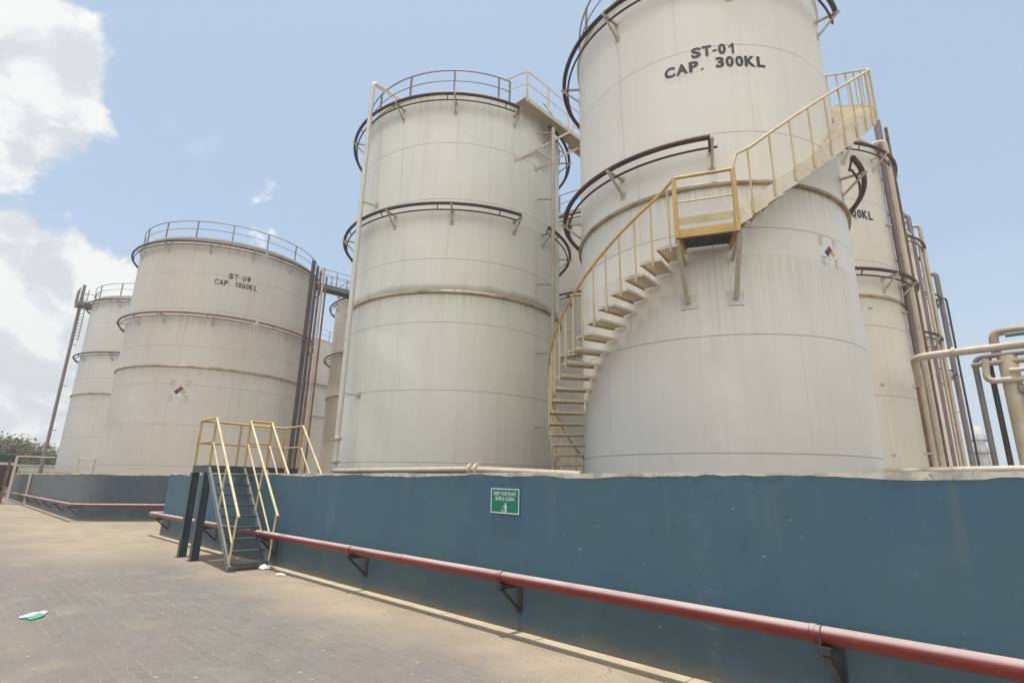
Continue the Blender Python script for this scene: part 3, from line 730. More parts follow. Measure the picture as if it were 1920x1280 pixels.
# middle tank, right: yellowish pipe
ax = 6.0; px, py = X2 + (R2 + .42) * math.cos(R(ax)), Y2 + (R2 + .42) * math.sin(R(ax))
px, py = X2 + (R2 + .5) * math.cos(R(6)), Y2 + (R2 + .5) * math.sin(R(6))
t = thing('riser_pipe', (px, py, 0), 'thin rust-streaked cream pipe up the right side of the middle tank', 'pipe', 'pipes standing beside the tanks')
MB().tube([(px, py, .02), (px, py, 14.3)], .065, 12).build('pipe', M['cream_pipe'], t)
for z in (14.1, 11.4, 8.2, 5.8, 3.4): 
    MB().bar((px, py, z), (px - .42, py - .38, z), .05, .05).build('standoff', M['girth'], t)
MB().bar((px, py, 14.3), (px - .3, py + .1, 14.55), .05, .05).build('top_clip', M['maroon_pipe'], t)
# yard pipe behind the wall
t = thing('yard_pipe', (-9, 3.3, 0), 'cream pipe lying along the foot of the middle tank behind the blue wall', 'pipe')
MB().tube(fillet([(X2, yy, 2.0), (X2 + .02, yy - .02, 1.93), (-9.1, 3.3, 1.93), (-6.2, 3.35, 1.82)], .15, 4), .075, 14).build('pipe', M['cream_pipe'], t)
for x in (-9.18, -8.98): MB().tube([(x - .035, 3.3, 1.93), (x + .035, 3.3, 1.93)], .14, 14).build('flange', M['cream_steel'], t)
for x in (-12.4, -9.6, -7.3): MB().box(x - .05, x + .05, 3.25, 3.37, 0, 1.86).build('pipe_stand', M['cream_steel'], t)
t = thing('yard_pipe', (0, 7, 0), 'cream pipe behind the wall top at the right, from ST-01 to the pipe rack', 'pipe')
MB().tube([(-3.4, 7.6, 1.98), (5, 6.6, 2.07)], .075, 14).build('pipe', M['cream_pipe'], t)
MB().tube([(-3.4, 7.75, 1.80), (5, 6.75, 1.88)], .05, 12).build('lower_pipe', M['rust_pipe'], t)
for x in (-2.2, .5, 3.4): MB().box(x - .05, x + .05, 7.1 - x * .12, 7.2 - x * .12, 0, 1.85).build('pipe_stand', M['cream_steel'], t)

# risers beside the row of tanks behind ST-01
def riser(x, y, z1, label, mat, r, tx, ty, hookz=None, z0=.02, st=(3, 6, 9.5, 12)):
    t = thing('riser_pipe', (x, y, 0), label, 'pipe', 'pipes standing beside the tanks')
    d = Vector((tx - x, ty - y)).normalized()
    pts = [(x, y, z0), (x, y, z1)]
    if hookz: pts = [(x, y, z0), (x, y, z1), (x + d.x * .45, y + d.y * .45, z1), (x + d.x * .5, y + d.y * .5, hookz)]
    MB().tube(fillet(pts, .2, 5), r, 12).build('pipe', M[mat], t)
    for z in st: MB().bar((x, y, z), (x + d.x * .35, y + d.y * .35, z), .05, .05).build('standoff', M['girth'], t)
    return t
riser(-2.22, 15.42, 14.15, 'thick purple brown pipe up the right side of the tank behind ST-01', 'purple_pipe', .11, X3, Y3, None, 5.2, st=(8, 10.6))
riser(-2.28, 15.30, 5.3, 'cream foot of the thick brown pipe, below the pipe rack', 'cream_pipe', .10, X3, Y3, st=(2.9, 4.4))
riser(-2.10, 15.36, 13.3, 'cream pipe beside the thick purple brown pipe', 'cream_pipe', .085, X3, Y3, 12.9, st=())
riser(-2.38, 15.2, 5.0, 'thin rust brown pipe left of the cream foot pipe', 'rust_pipe', .055, X3, Y3, st=())
riser(-2.02, 15.62, 13.9, 'thin rusty pipe clipped behind the thick brown pipe', 'rust_pipe', .05, X3, Y3, st=(12, 9))
riser(-2.62, 24.0, 14.1, 'purple brown pipe beside the third tank of the right row', 'purple_pipe', .10, -5.7, 23.9, 13.3)
riser(-2.42, 24.1, 12.8, 'slim cream pipe beside the third tank of the right row', 'cream_pipe', .06, -5.7, 23.9, 12.4, st=(10,))
riser(-2.30, 24.3, 13.6, 'cream pipe with bent top beside the third tank of the right row', 'cream_pipe', .08, -5.7, 23.9, 12.9, st=(11,))
riser(-2.68, 33.4, 14.1, 'grey brown pipe beside the last tank of the right row', 'grey_pipe', .13, -6.1, 33, 13.4)
riser(-2.45, 33.6, 12.6, 'slim dark pipe beside the grey brown one at the last tank of the right row', 'dark_pipe', .055, -6.1, 33, 12.0, st=(8, 11))
# standoffs drawn out from the tank behind ST-01
t = thing('pipe_support', (-3.3, 13.2, 9.5), 'three long cream stand-off arms on the tank behind ST-01', 'pipe support')
for z in (10.0, 7.0, 4.65, 2.65):
    a = -38; p = (X3 + R1 * math.cos(R(a)), Y3 + R1 * math.sin(R(a)), z)
    MB().bar(p, (-2.3, 15.25, z + .12), .06, .06).build('arm', M['bracket_cream'], t)

# ST-09 bundle of risers
dx = Vector((math.cos(R(34)), math.sin(R(34))))
bx, by = X9 + dx.x * (R9 + .5), Y9 + dx.y * (R9 + .5)
riser(bx, by, 15.3, 'thick black pipe up the right side of the ST-09 tank', 'black_pipe', .125, X9, Y9, None, st=(3, 6, 9, 12, 14))
riser(bx + .30, by + .16, 14.9, 'black pipe beside the thickest one on the ST-09 tank', 'black_pipe', .09, X9, Y9, None, st=())
riser(bx + .42, by + .34, 14.6, 'rusty brown pipe in the pipe bundle of the ST-09 tank', 'rust_pipe', .075, X9, Y9, None, st=())
riser(bx + .60, by + .46, 14.8, 'cream pipe at the outer side of the ST-09 pipe bundle', 'cream_pipe', .07, X9, Y9, None, st=())
riser(bx + .74, by + .62, 14.2, 'outermost rusty pipe of the ST-09 pipe bundle', 'rust_pipe', .06, X9, Y9, None, st=())
# bridge from ST-09 to the tank behind
wb = thing('roof_walkway', (-34.3, 12.2, 14.6), 'grey roof walkway from the ST-09 tank to the tan tank behind it', 'walkway')
p0 = Vector((-33.6, 10.6, 14.55)); p1 = Vector((-33.3, 14.0, 14.55)); sd = (p1 - p0).cross(Vector((0, 0, 1))).normalized() * .45
MB().bar(p0, p1, .9, .08).build('deck', M['rail_grey'], wb)
for s in (-1, 1):
    MB().bar(p0 + sd * s - Vector((0, 0, .12)), p1 + sd * s - Vector((0, 0, .12)), .06, .3).build('side_beam', M['grey_pipe'], wb)
    m = MB(); m.tube([p0 + sd * s + Vector((0, 0, 1.05)), p1 + sd * s + Vector((0, 0, 1.05))], .022, 8); m.tube([p0 + sd * s + Vector((0, 0, .55)), p1 + sd * s + Vector((0, 0, .55))], .016, 8)
    for k in range(4):
        q = p0.lerp(p1, k / 3) + sd * s; m.bar(q, q + Vector((0, 0, 1.05)), .045, .045)
    m.build('walkway_railing', M['rail_grey'], wb)
# far tank: tall brown pipe, ladder and top platform
ax, ay = -52.15, .42
riser(ax, ay, 16.2, 'tall brown grey pipe standing left of the farthest tank', 'mast_pipe', .11, XF, YF, None, st=(4.9, 8.2, 11.4))
lad = thing('ladder', (ax, ay, 0), 'steel ladder with top platform left of the farthest tank', 'ladder')
lx, ly = ax + .62, ay + .12
for s in (-.22, .22): MB().bar((lx + s * .74, ly + s * .67, 11.6), (lx + s * .74, ly + s * .67, 15.7), .05, .05).build('ladder_rail', M['rail_grey'], lad)
for k in range(15): 
    z = 11.75 + k * .25; MB().bar((lx - .16, ly - .15, z), (lx + .16, ly + .15, z), .04, .04).build('rung', M['rail_grey'], lad)
m = MB(); m.box(ax - .35, ax + .95, ay - .3, ay + .9, 14.35, 14.62); m.build('platform', M['rail_grey'], lad)
m = MB()
for zz in (15.1, 15.65): m.tube([(ax + .95, ay - .3, zz), (ax - .35, ay - .3, zz), (ax - .35, ay + .9, zz), (ax + .95, ay + .9, zz)], .025, 6)
for q in ((ax - .35, ay - .3), (ax - .35, ay + .9), (ax + .95, ay - .3), (ax + .3, ay - .3)): m.box(q[0] - .03, q[0] + .03, q[1] - .03, q[1] + .03, 14.6, 15.68)
m.build('platform_rail', M['rail_grey'], lad)

# ------------------------------------------------------------------ pipe rack at the right
rk = thing('pipe_rack', (-.3, 12.9, 0), 'cream and brown pipes on a thick cream post at the right edge', 'pipe rack')
RY = 12.9
MB().tube(fillet([(-2.2, RY + 1.6, 4.7), (-2.06, RY + .05, 5.18), (-1.6, RY, 5.2), (6, RY, 5.2)], .2, 5), .10, 14).build('long_pipe', M['cream_pipe'], rk)
MB().tube(fillet([(-.38, RY + .25, 5.05), (-.38, RY + .25, 5.64), (6, RY + .25, 5.64)], .2, 6), .10, 14).build('top_pipe', M['tan_pipe'], rk)
MB().tube([(-.15, RY + .1, 5.50), (6, RY + .1, 5.50)], .055, 10).build('green_pipe', paint('dull_green_paint', (.09, .14, .12), (.13, .17, .14), .6), rk)
MB().tube(fillet([(-.82, RY - .1, 0), (-.82, RY - .1, 4.98), (6, RY - .1, 4.98)], .22, 6), .062, 12).build('drop_pipe', M['grey_pipe'], rk, 'grey pipe dropping from the rack')
MB().tube(fillet([(-.60, RY - .2, 4.9), (-.66, RY - .22, 4.33), (.05, RY - .22, 4.33), (.2, RY - .22, 4.3)], .2, 6), .075, 12).build('loop_pipe', M['cream_pipe'], rk)
MB().tube([(-.55, RY + .1, 0), (-.55, RY + .1, 4.95)], .06, 12).build('drop_pipe', M['black_pipe'], rk, 'dark pipe dropping from the rack')
m = MB(); m.tube([(-.20, RY, 0), (-.20, RY, 4.95)], .19, 20); m.build('post', M['cream_steel'], rk)
m = MB(); m.box(-.46, .06, RY - .27, RY + .27, 2.02, 2.12); m.build('post_collar', M['cream_steel'], rk)
MB().tube([(-.2, RY - .25, 4.55), (6, RY - .25, 4.55)], .055, 12).build('branch_pipe', M['cream_pipe'], rk)
MB().tube([(-.10, RY - .15, 4.10), (6, RY - .15, 4.10)], .11, 12).build('lower_pipe', M['tan_pipe'], rk)
MB().tube([(-.9, RY - .1, 4.80), (6, RY - .1, 4.78)], .07, 12).build('middle_pipe', M['tan_pipe'], rk)
vl = MB(); vl.tube([(.18, RY - .2, 3.80), (.18, RY - .2, 4.02)], .13, 14); vl.tube([(.18, RY - .2, 3.72), (.18, RY - .2, 3.80)], .2, 14); vl = vl.build('valve', M['dark_pipe'], rk, 'dark valve below the pipes')
MB().bar((.18, RY - .28, 3.74), (.75, RY - .5, 3.72), .03, .03).build('handle', simple('blue_valve_paint', (.02, .06, .11)), vl)
MB().tube([(.28, RY - .25, 4.55), (.34, RY - .25, 4.55)], .16, 14).build('branch_flange', M['dark_pipe'], rk)
for x in (-1.2, .5): MB().tube([(x - .03, RY, 5.2), (x + .03, RY, 5.2)], .15, 14).build('flange', M['cream_pipe'], rk)
for x in (1.6, 3.4): MB().box(x - .06, x + .06, RY - .3, RY + .4, 3.82, 3.9).build('cross_beam', M['cream_steel'], rk)
MB().tube([(4.6, RY + .4, 0), (4.6, RY + .4, 3.85)], .16, 16).build('post', M['cream_steel'], rk)

# ------------------------------------------------------------------ crossover steps over the wall
cs = thing('crossover_steps', (-12.0, -.55, 0), 'dark slate steel steps with yellow handrails crossing over the blue wall', 'steps')
XL, XR, ZP = -13.75, -12.78, 1.90
YF0, YF1, YG0, YG1 = -.93, -.21, .27, 1.02
XB = -10.90
pf = MB(); pf.box(XL, XR, YF0 - .03, YG1 + .03, ZP - .015, ZP); pf.build('platform', M['grating'], cs, 'dark platform deck')
fr = MB()
for y in (YF0, YG1): fr.bar((XL, y, ZP - .08), (XR, y, ZP - .08), .05, .125)
for x in (XL + .026, XR - .026): fr.bar((x, YF0 + .026, ZP - .08), (x, YG1 - .026, ZP - .08), .05, .124)
fr.build('platform_frame', M['slate'], cs)
for x, y in ((XL + .12, YF0), (XR - .06, YF0), (XL + .12, YG1), (XR - .06, YG1)):
    m = MB(); w = .065
    m.box(x - w, x + w, y - .075, y - .062, 0, ZP - .145); m.box(x - w, x + w, y + .062, y + .075, 0, ZP - .145); m.box(x - .007, x + .007, y - .061, y + .061, 0, ZP - .145)
    m.box(x - .11, x + .11, y - .11, y + .11, 0, .012); m.build('leg', M['slate'], cs)
def flight(y0, y1, dirs=1):
    for y in (y0, y1):
        m = MB(); m.bar((XR - .02, y, ZP - .06), (XB, y, .05), .045, .11); m.box(XB - .07, XB + .07, y - .04, y + .04, 0, .014); m.build('stringer', M['slate_light'], cs)
    n = 9
    for k in range(n):
        z = ZP - (k + .9) * ZP / (n + .55); x = XR + (ZP - z) / ZP * (XB - XR)
        m = MB(); m.box(x - .10, x + .11, y0 + .024, y1 - .024, z - .006, z); m.box(x + .104, x + .11, y0 + .024, y1 - .024, z - .034, z - .006); m.build('tread', M['slate'], cs)
flight(YF0, YF1); flight(YG0, YG1)
def hrail(y, label):
    m = MB(); top = ZP + 1.0
    s = (0 - ZP) / (XB - XR)
    x1 = XB + .12; zt = .95
    m.tube([(XR, y, top), (x1, y, zt)], .026, 10)
    m.tube([(XR + .02, y, ZP + .48), (XB - .02, y, .47)], .018, 8)
    for x in (XB - .05, (XR + XB) / 2 - .02):
        zs = ZP * (XB - x) / (XB - XR); m.tube([(x + (.0), y, zs + .02), (x + .10, y, zt + (x1 - x - .1) / (x1 - XR) * (top - zt))], .02, 8)
    m.build('handrail', M['pale_yellow'], cs, label)
hrail(YF0, 'outer yellow handrail of the front flight'); hrail(YF1, 'inner yellow handrail of the front flight'); hrail(YG0, None); hrail(YG1, None)
m = MB(); top = ZP + 1.0
for zz, r in ((top, .026), (ZP + .5, .018)):
    m.tube([(XR, YF0, zz), (XL, YF0, zz), (XL, YG1, zz), (XR, YG1, zz)], r, 10)
    m.tube([(XR, YF1, zz), (XR, YG0, zz)], r, 10)
m.build('platform_rail', M['yellow'], cs)
for x, y in ((XL, YF0), (XR, YF0), (XL, -.05), (XL, YG1), (XR, YF1), (XR, YG0), (XR, YG1)):
    MB().bar((x, y, ZP), (x, y, top), .042, .042, up=(1, 0, 0)).build('rail_post', M['yellow'], cs)

# second, far crossover at the left end of the grey wall
c2 = thing('crossover_steps', (-43.3, -1.5, 0), 'small cream framed steps over the grey wall at the far left edge', 'steps')
xa, ya, yb = -43.75, -1.66, -.86
MB().box(xa - .06, xa + .06, ya - .06, ya + .06, 0, 2.75).build('post', M['cream_steel'], c2)
MB().box(xa - .06, xa + .06, yb - .05, yb + .05, 0, 1.85).build('post', M['cream_steel'], c2)
for k in range(6): MB().box(xa - .22 - .03 * k, xa + .08 - .03 * k, ya + .07, yb - .06, .42 + .25 * k, .45 + .25 * k).build('tread', M['slate_light'], c2)
MB().box(xa - 1.0, xa - .2, ya, 1.3, 1.82, 1.86).build('platform', M['slate_light'], c2)
MB().tube([(xa, ya, 2.73), (xa, .1, 2.73)], .03, 8).build('handrail', M['cream_steel'], c2)
MB().box(xa - .2, xa + .25, yb - .25, yb + .2, 0, .06).build('foot_pad', M['concrete'], c2)
for y in (1.3, 2.1): MB().box(xa - .05, xa + .05, y - .05, y + .05, 0, 2.75).build('rail_post', M['cream_steel'], c2)
MB().tube([(xa, 1.3, 2.73), (xa, 2.1, 2.73)], .03, 8).build('yard_rail', M['cream_steel'], c2)

# ------------------------------------------------------------------ green sign
sg = thing('sign', (-4.87, 0, 1.28), 'green enamel notice with white border fixed to the blue wall above the red pipe', 'sign')
tilt = R(-.8)
def sgp(u, w, d): return (-4.87 + u, -d, 1.42 + w + u * -.012)
m = MB(); W, H = .245, .148
def plate(m, u0, u1, w0, w1, d0, d1):
    v = [sgp(u, w, d) for d in (d0, d1) for w in (w0, w1) for u in (u0, u1)]
    m.add(v, [(0, 1, 3, 2), (4, 6, 7, 5), (0, 4, 5, 1), (2, 3, 7, 6), (0, 2, 6, 4), (1, 5, 7, 3)])
plate(m, -W, W, -H, H, .004, .018); m.build('board', M['sign_green'], sg)
m = MB(); bw = .012
plate(m, -W, W, H - bw, H, .0182, .0205); plate(m, -W, W, -H, -H + bw, .0182, .0205); plate(m, -W, -W + bw, -H + bw, H - bw, .0182, .0205); plate(m, W - bw, W, -H + bw, H - bw, .0182, .0205)
m.build('border', M['sign_white'], sg)
for u in (-W + .022, W - .022):
    for w in (-H + .024, H - .024): q = sgp(u, w, .018); MB().tube([q, (q[0], q[1] - .004, q[2])], .0055, 8).build('screw', M['grey_pipe'], sg)
m = MB()
for s, w0, hh, wd in (('KEEP YOUR PLANT', .066, .044, .385), ('SAFE & CLEAN', .005, .044, .325)):
    uv, fs = text_mesh(s, hh, wd, .02); m.add([sgp(u, w + w0, .0195) for u, w in uv], fs)
m.build('lettering', M['sign_white'], sg)
m = MB()
def disc(cx, cy, r, n=14): m.add([sgp(cx + r * math.cos(2 * PI * k / n), cy + r * math.sin(2 * PI * k / n), .0195) for k in range(n)], [tuple(range(n))])
def pg(pts): m.add([sgp(u, w, .0195) for u, w in pts], [tuple(range(len(pts)))])
disc(.018, -.030, .0115); pg([(-.002, -.046), (.030, -.046), (.036, -.058), (.036, -.092), (.004, -.092), (.0, -.062)])
pg([(.006, -.0925), (.018, -.0925), (.016, -.133), (.004, -.133)]); pg([(.0195, -.0925), (.034, -.0925), (.034, -.133), (.022, -.133)])
pg([(.0, -.056), (-.004, -.050), (-.033, -.072), (-.030, -.080)])
pg([(-.052, -.096), (-.044, -.096), (-.040, -.133), (-.046, -.133)]); pg([(-.022, -.096), (-.014, -.096), (-.021, -.133), (-.027, -.133)]); pg([(-.040, -.127), (-.027, -.127), (-.027, -.133), (-.040, -.133)])
m.build('pictogram', M['sign_white'], sg, 'white figure dropping litter into a bin')

# ------------------------------------------------------------------ litter
def crumple(name, label, mat, x, y, sx, sy, h, seed, n=14, rot=0., lift=.012):
    rng = random.Random(seed); m = MB(); vs = []; mm = n
    ph = [rng.uniform(0, 6) for _ in range(6)]
    for i in range(n + 1):
        for j in range(mm + 1):
            u, v = i / n * 2 - 1, j / mm * 2 - 1
            k = 1 - .18 * math.sin(3 * math.atan2(v, u) + ph[0]) - .1 * math.sin(5 * math.atan2(v, u) + ph[1])
            xx, yy = u * sx * k * math.sqrt(max(0, 1 - v * v / 2)), v * sy * k * math.sqrt(max(0, 1 - u * u / 2)); e = max(0, 1 - max(abs(u), abs(v)) ** 3)
            z = lift + h * e * (.55 + .3 * math.sin(5 * u + ph[2]) * math.cos(4 * v + ph[3]) + .12 * math.sin(7 * v + 3 * u + ph[4])) + rng.uniform(0, h * .05)
            c, s = math.cos(rot), math.sin(rot); vs.append((x + xx * c - yy * s, y + xx * s + yy * c, max(.006, z)))
    fs = [(i * (mm + 1) + j, (i + 1) * (mm + 1) + j, (i + 1) * (mm + 1) + j + 1, i * (mm + 1) + j + 1) for i in range(n) for j in range(mm)]
    m.add(vs, fs)
    o = m.build(name, mat, origin=(x, y, 0)); o.data.polygons.foreach_set('use_smooth', [True] * len(o.data.polygons)); sd = o.modifiers.new('thickness', 'SOLIDIFY'); sd.thickness = .003
    return tag(o, label, 'litter', 'litter on the paving')
crumple('plastic_bag', 'crumpled white plastic bag lying at the foot of the grey steps', M['plastic_white'], -10.92, -.30, .15, .10, .10, 4)
crumple('paper_scrap', 'small torn white scraps on the sand just right of the white bag', M['plastic_white'], -10.05, -.36, .11, .07, .03, 9, 8)
def green_bag():
    o = crumple('plastic_wrapper', 'flattened green and white plastic wrapper lying alone on the grey pavers', M['plastic_white'], -8.92, -3.80, .21, .11, .022, 12, 16, R(-20))
    o.data.materials.append(M['plastic_green'])
    for p in o.data.polygons:
        if p.center.x * .8 + p.center.y * .5 + .03 * math.sin(40 * p.center.y) > .02: p.material_index = 1
green_bag()

rng = random.Random(21); m = MB()
for k in range(420):
    if k % 3: x = -rng.uniform(-2.5, 18.5); y = -.2 - abs(rng.gauss(0, .22))
    else: x = -rng.uniform(.5, 13); y = -rng.uniform(.4, 3.6)
    r = rng.uniform(.004, .011) * (1.6 if rng.random() < .06 else 1)
    q = [(x + r * rng.uniform(.7, 1.3) * math.cos(a), y + r * rng.uniform(.7, 1.3) * math.sin(a), rng.uniform(.004, .007)) for a in (0.3, 1.6, 2.8, 4.0, 5.3)]
    m.add(q + [(x, y, .004 + r * .9)], [(i, (i + 1) % 5, 5) for i in range(5)])
gt = m.build('grit', paint('loose_grit', (.42, .37, .30), (.24, .19, .14), .9, .9, 40.), origin=(0, 0, 0))
tag(gt, 'loose sandy grit and crumbs of mortar scattered on the paving along the wall', 'grit', kind='stuff')

# ------------------------------------------------------------------ left background: trees, shed, lorry; right: far tower
def leafy(name):
    b = NB(name); p = b.pos(); n = b.noise(p, .9, 4, .6); n2 = b.noise(p, 6., 2)
    x = b.mix(b.ss(n, .35, .65), (.13, .145, .07), (.20, .20, .105)); x = b.mix(b.ss(n2, .5, .75, 0, .5), x, (.20, .18, .085))
    return b.out(x, .7, 0, .2)
M['leaf'] = leafy('dry_green_leaves'); M['bark'] = paint('grey_brown_bark', (.10, .075, .05), (.16, .12, .08), .7, .9, 3.)
def tree(x, y, h, cr, label, seed):
    rng = random.Random(seed)
    t = thing('tree', (x, y, 0), label, 'tree', 'trees beyond the tank yard')
    m = MB(); m.tube([(x, y, 0), (x + .15, y, h * .3), (x - .1, y + .1, h * .62)], .2, 8, rs=[.26, .19, .10])
    cl = []
    for k in range(9):
        a = rng.uniform(0, 2 * PI); e = rng.uniform(.15, 1); L = cr * rng.uniform(.45, .9)
        q = (x + math.cos(a) * L, y + math.sin(a) * L, h * (.48 + .4 * e)); z0 = h * rng.uniform(.25, .5)
        m.tube([(x + .05, y, z0), ((x + q[0]) / 2, (y + q[1]) / 2, (z0 + q[2]) / 2 + .2), q], .08, 6, rs=[.09, .06, .025]); cl.append((q, cr * rng.uniform(.32, .52)))
    for k in range(7): cl.append(((x + rng.uniform(-.5, .5) * cr, y + rng.uniform(-.5, .5) * cr, h * rng.uniform(.55, .88)), cr * rng.uniform(.3, .45)))
    m.build('trunk', M['bark'], t)
    c = MB()
    for q, r in cl:
        for k in range(260):
            d = Vector((rng.gauss(0, 1), rng.gauss(0, 1), rng.gauss(0, .75))).normalized() * r * rng.uniform(.35, 1.08)
            p = Vector(q) + Vector((d.x, d.y, d.z * .62)); n = Vector((rng.gauss(0, 1), rng.gauss(0, 1), rng.gauss(.6, 1))).normalized()
            u = n.orthogonal().normalized() * rng.uniform(.13, .27); w = n.cross(u).normalized() * rng.uniform(.08, .16)
            c.add([p - u, p + w * .8, p + u, p - w], [(0, 1, 2, 3)])
    c.build('crown', M['leaf'], t)
# far left: position from bearing and distance (s, Y)
def bear(az, D):
    x, y = D * math.sin(R(az)), D * math.cos(R(az)); return (.7187 * x - .6953 * y, .6953 * x + .7187 * y - 4.98)
for az, D, h, cr, lb, sd in ((-43.4, 88, 6.4, 4.2, 'tallest green tree at the far left edge of the view', 1), (-41.6, 92, 5.6, 3.2, 'bushy green tree beyond the small cream framed steps', 2), (-40.2, 95, 4.6, 3.0, 'low green tree behind the pale shed at the left', 3), (-38.9, 99, 4.0, 3.0, 'low green tree partly hidden by the farthest tank', 4)):
    x, y = bear(az, D); tree(x, y, h, cr, lb, sd)
x, y = bear(-40.1, 75)
sh = thing('shed', (x, y, 0), 'small pale cream shed beyond the wall at the far left', 'shed')
cw = paint('pale_shed_render', (.62, .55, .42), (.5, .44, .34), .6, .8, 1.)
m = MB(); m.box(x - 2.2, x + 2.2, y - 1.5, y + 1.5, 0, 2.55); m.build('wall', cw, sh)
m = MB(); m.box(x - 2.45, x + 2.45, y - 1.75, y + 1.75, 2.56, 2.72); m.build('roof', M['concrete'], sh)
m = MB(); m.box(x - .8, x - .1, y - 1.52, y - 1.5, 1.3, 2.2); m.build('window', M['black_pipe'], sh)
# lorry whose tail just enters the frame
x, y = bear(-42.75, 46.5)
lo = thing('lorry', (x - 3, y - .6, 0), 'dark parked lorry cut off by the left edge of the view', 'lorry')
dv = Vector((-.94, -.34, 0)); sv = Vector((.34, -.94, 0)); o0 = Vector((x, y, 0))
def obox(m, a0, a1, b0, b1, z0, z1):
    v = [o0 + dv * a + sv * b + Vector((0, 0, z)) for z in (z0, z1) for b in (b0, b1) for a in (a0, a1)]
    m.add(v, [(0, 2, 3, 1), (4, 5, 7, 6), (0, 1, 5, 4), (2, 6, 7, 3), (0, 4, 6, 2), (1, 3, 7, 5)])
m = MB(); obox(m, 0, 5.0, -1.1, 1.1, .95, 2.25); m.build('cargo_body', paint('dark_maroon_lorry_paint', (.055, .04, .045), (.09, .06, .06), .6, .5, 1.), lo)
m = MB(); obox(m, .02, 5.0, -1.08, 1.08, 2.25, 2.4); m.build('stripe', M['nf_white'], lo)
m = MB(); obox(m, .05, 4.9, -1.05, 1.05, 2.4, 2.85); m.build('canopy', paint('dark_teal_tarpaulin', (.035, .055, .055), (.06, .08, .075), .6, .7, 1.), lo)
m = MB(); obox(m, .03, 4.95, -1.07, 1.07, 2.85, 2.93); m.build('roof_edge', M['rail_grey'], lo)
m = MB(); obox(m, 5.15, 6.8, -1.05, 1.05, .7, 2.7); m.build('cab', paint('lorry_cab_paint', (.30, .28, .26), (.22, .2, .19), .5), lo)
m = MB(); obox(m, .1, 6.6, -.5, .5, .6, .94); m.build('chassis', M['black_steel'], lo)
for a in (1.2, 5.9):
    for b2 in (-.9, .9):
        cpos = o0 + dv * a + sv * b2 + Vector((0, 0, .48)); m = MB(); m.tube([cpos - sv * .13, cpos + sv * .13], .48, 20); m.build('wheel', M['black_steel'], lo)
# brown post next to it
x, y = bear(-41.95, 44.2)
ps = thing('post', (x, y, 0), 'weathered brown post beside the far cream steps', 'post')
m = MB(); m.bar((x, y, 0), (x, y, 2.5), .13, .13); m.build('shaft', M['rust_pipe'], ps); m = MB(); m.box(x - .16, x + .16, y - .16, y + .16, 0, .05); m.build('foot_plate', M['grey_pipe'], ps)
# far tower on the right
x, y = bear(40.7, 118)
tw = thing('distant_tower', (x, y, 0), 'pale distant column with side platforms beyond the right tanks', 'tower')
tmat = paint('pale_far_tower_paint', (.56, .55, .53), (.48, .47, .45), .6, .6, .6)
m = MB(); m.lathe([(1.1, 0), (1.0, 7), (.72, 10.2), (.65, 12.4), (.02, 12.7)], 24, (x, y)); m.build('column', tmat, tw)
for z in (3.5, 6.0, 8.2, 10.2): 
    m = MB(); m.lathe([(1.0, z), (1.75, z), (1.75, z + .12), (1.0, z + .12)], 24, (x, y), False)
    for k in range(12): a = k * PI / 6; m.box(x + 1.7 * math.cos(a) - .03, x + 1.7 * math.cos(a) + .03, y + 1.7 * math.sin(a) - .03, y + 1.7 * math.sin(a) + .03, z, z + 1.0)
    m.build('side_platform', M['grey_pipe'], tw)
x, y = bear(41.2, 110)
bd = thing('distant_building', (x, y, 0), 'small pale distant building low on the horizon at the right', 'building')
m = MB(); m.box(x - 4, x + 4, y - 3, y + 3, 0, 4.6); m.build('wall', tmat, bd)
m = MB(); m.box(x - 4.2, x + 4.2, y - 3.2, y + 3.2, 4.61, 4.85); m.build('roof', M['concrete'], bd)
m = MB()
for k in range(4): m.box(x - 3.2 + k * 1.8, x - 2.4 + k * 1.8, y - 3.02, y - 3.0, 2.6, 3.6)
m.build('window', M['grey_pipe'], bd)

# ------------------------------------------------------------------ dusty air
hzm = bpy.data.materials.new('dusty_air'); hzm.use_nodes = True; ht = hzm.node_tree; ht.nodes.remove(ht.nodes['Principled BSDF'])
pv = ht.nodes.new('ShaderNodeVolumePrincipled'); pv.inputs['Color'].default_value = (.94, .94, .93, 1); pv.inputs['Density'].default_value = .0016; pv.inputs['Anisotropy'].default_value = .2
ht.links.new(pv.outputs[0], ht.nodes['Material Output'].inputs['Volume'])
hb = MB().box(-160, 60, -40, 170, -1, 24).build('haze', hzm, origin=(0, 0, -1))
tag(hb, 'thin dusty haze filling the air of the tank yard', 'haze', kind='stuff')

# ------------------------------------------------------------------ light
SV = Vector((-.03, -.075, 1)).normalized()       # towards the sun
el = math.asin(SV.z); azm = math.atan2(SV.x, SV.y)
sun = bpy.data.lights.new('sun', 'SUN'); sun.energy = 2.7; sun.angle = R(.8); sun.color = (1., .955, .88)
so = bpy.data.objects.new('sun', sun); col.objects.link(so); so.rotation_euler = SV.to_track_quat('Z', 'Y').to_euler(); so.location = SV * 60

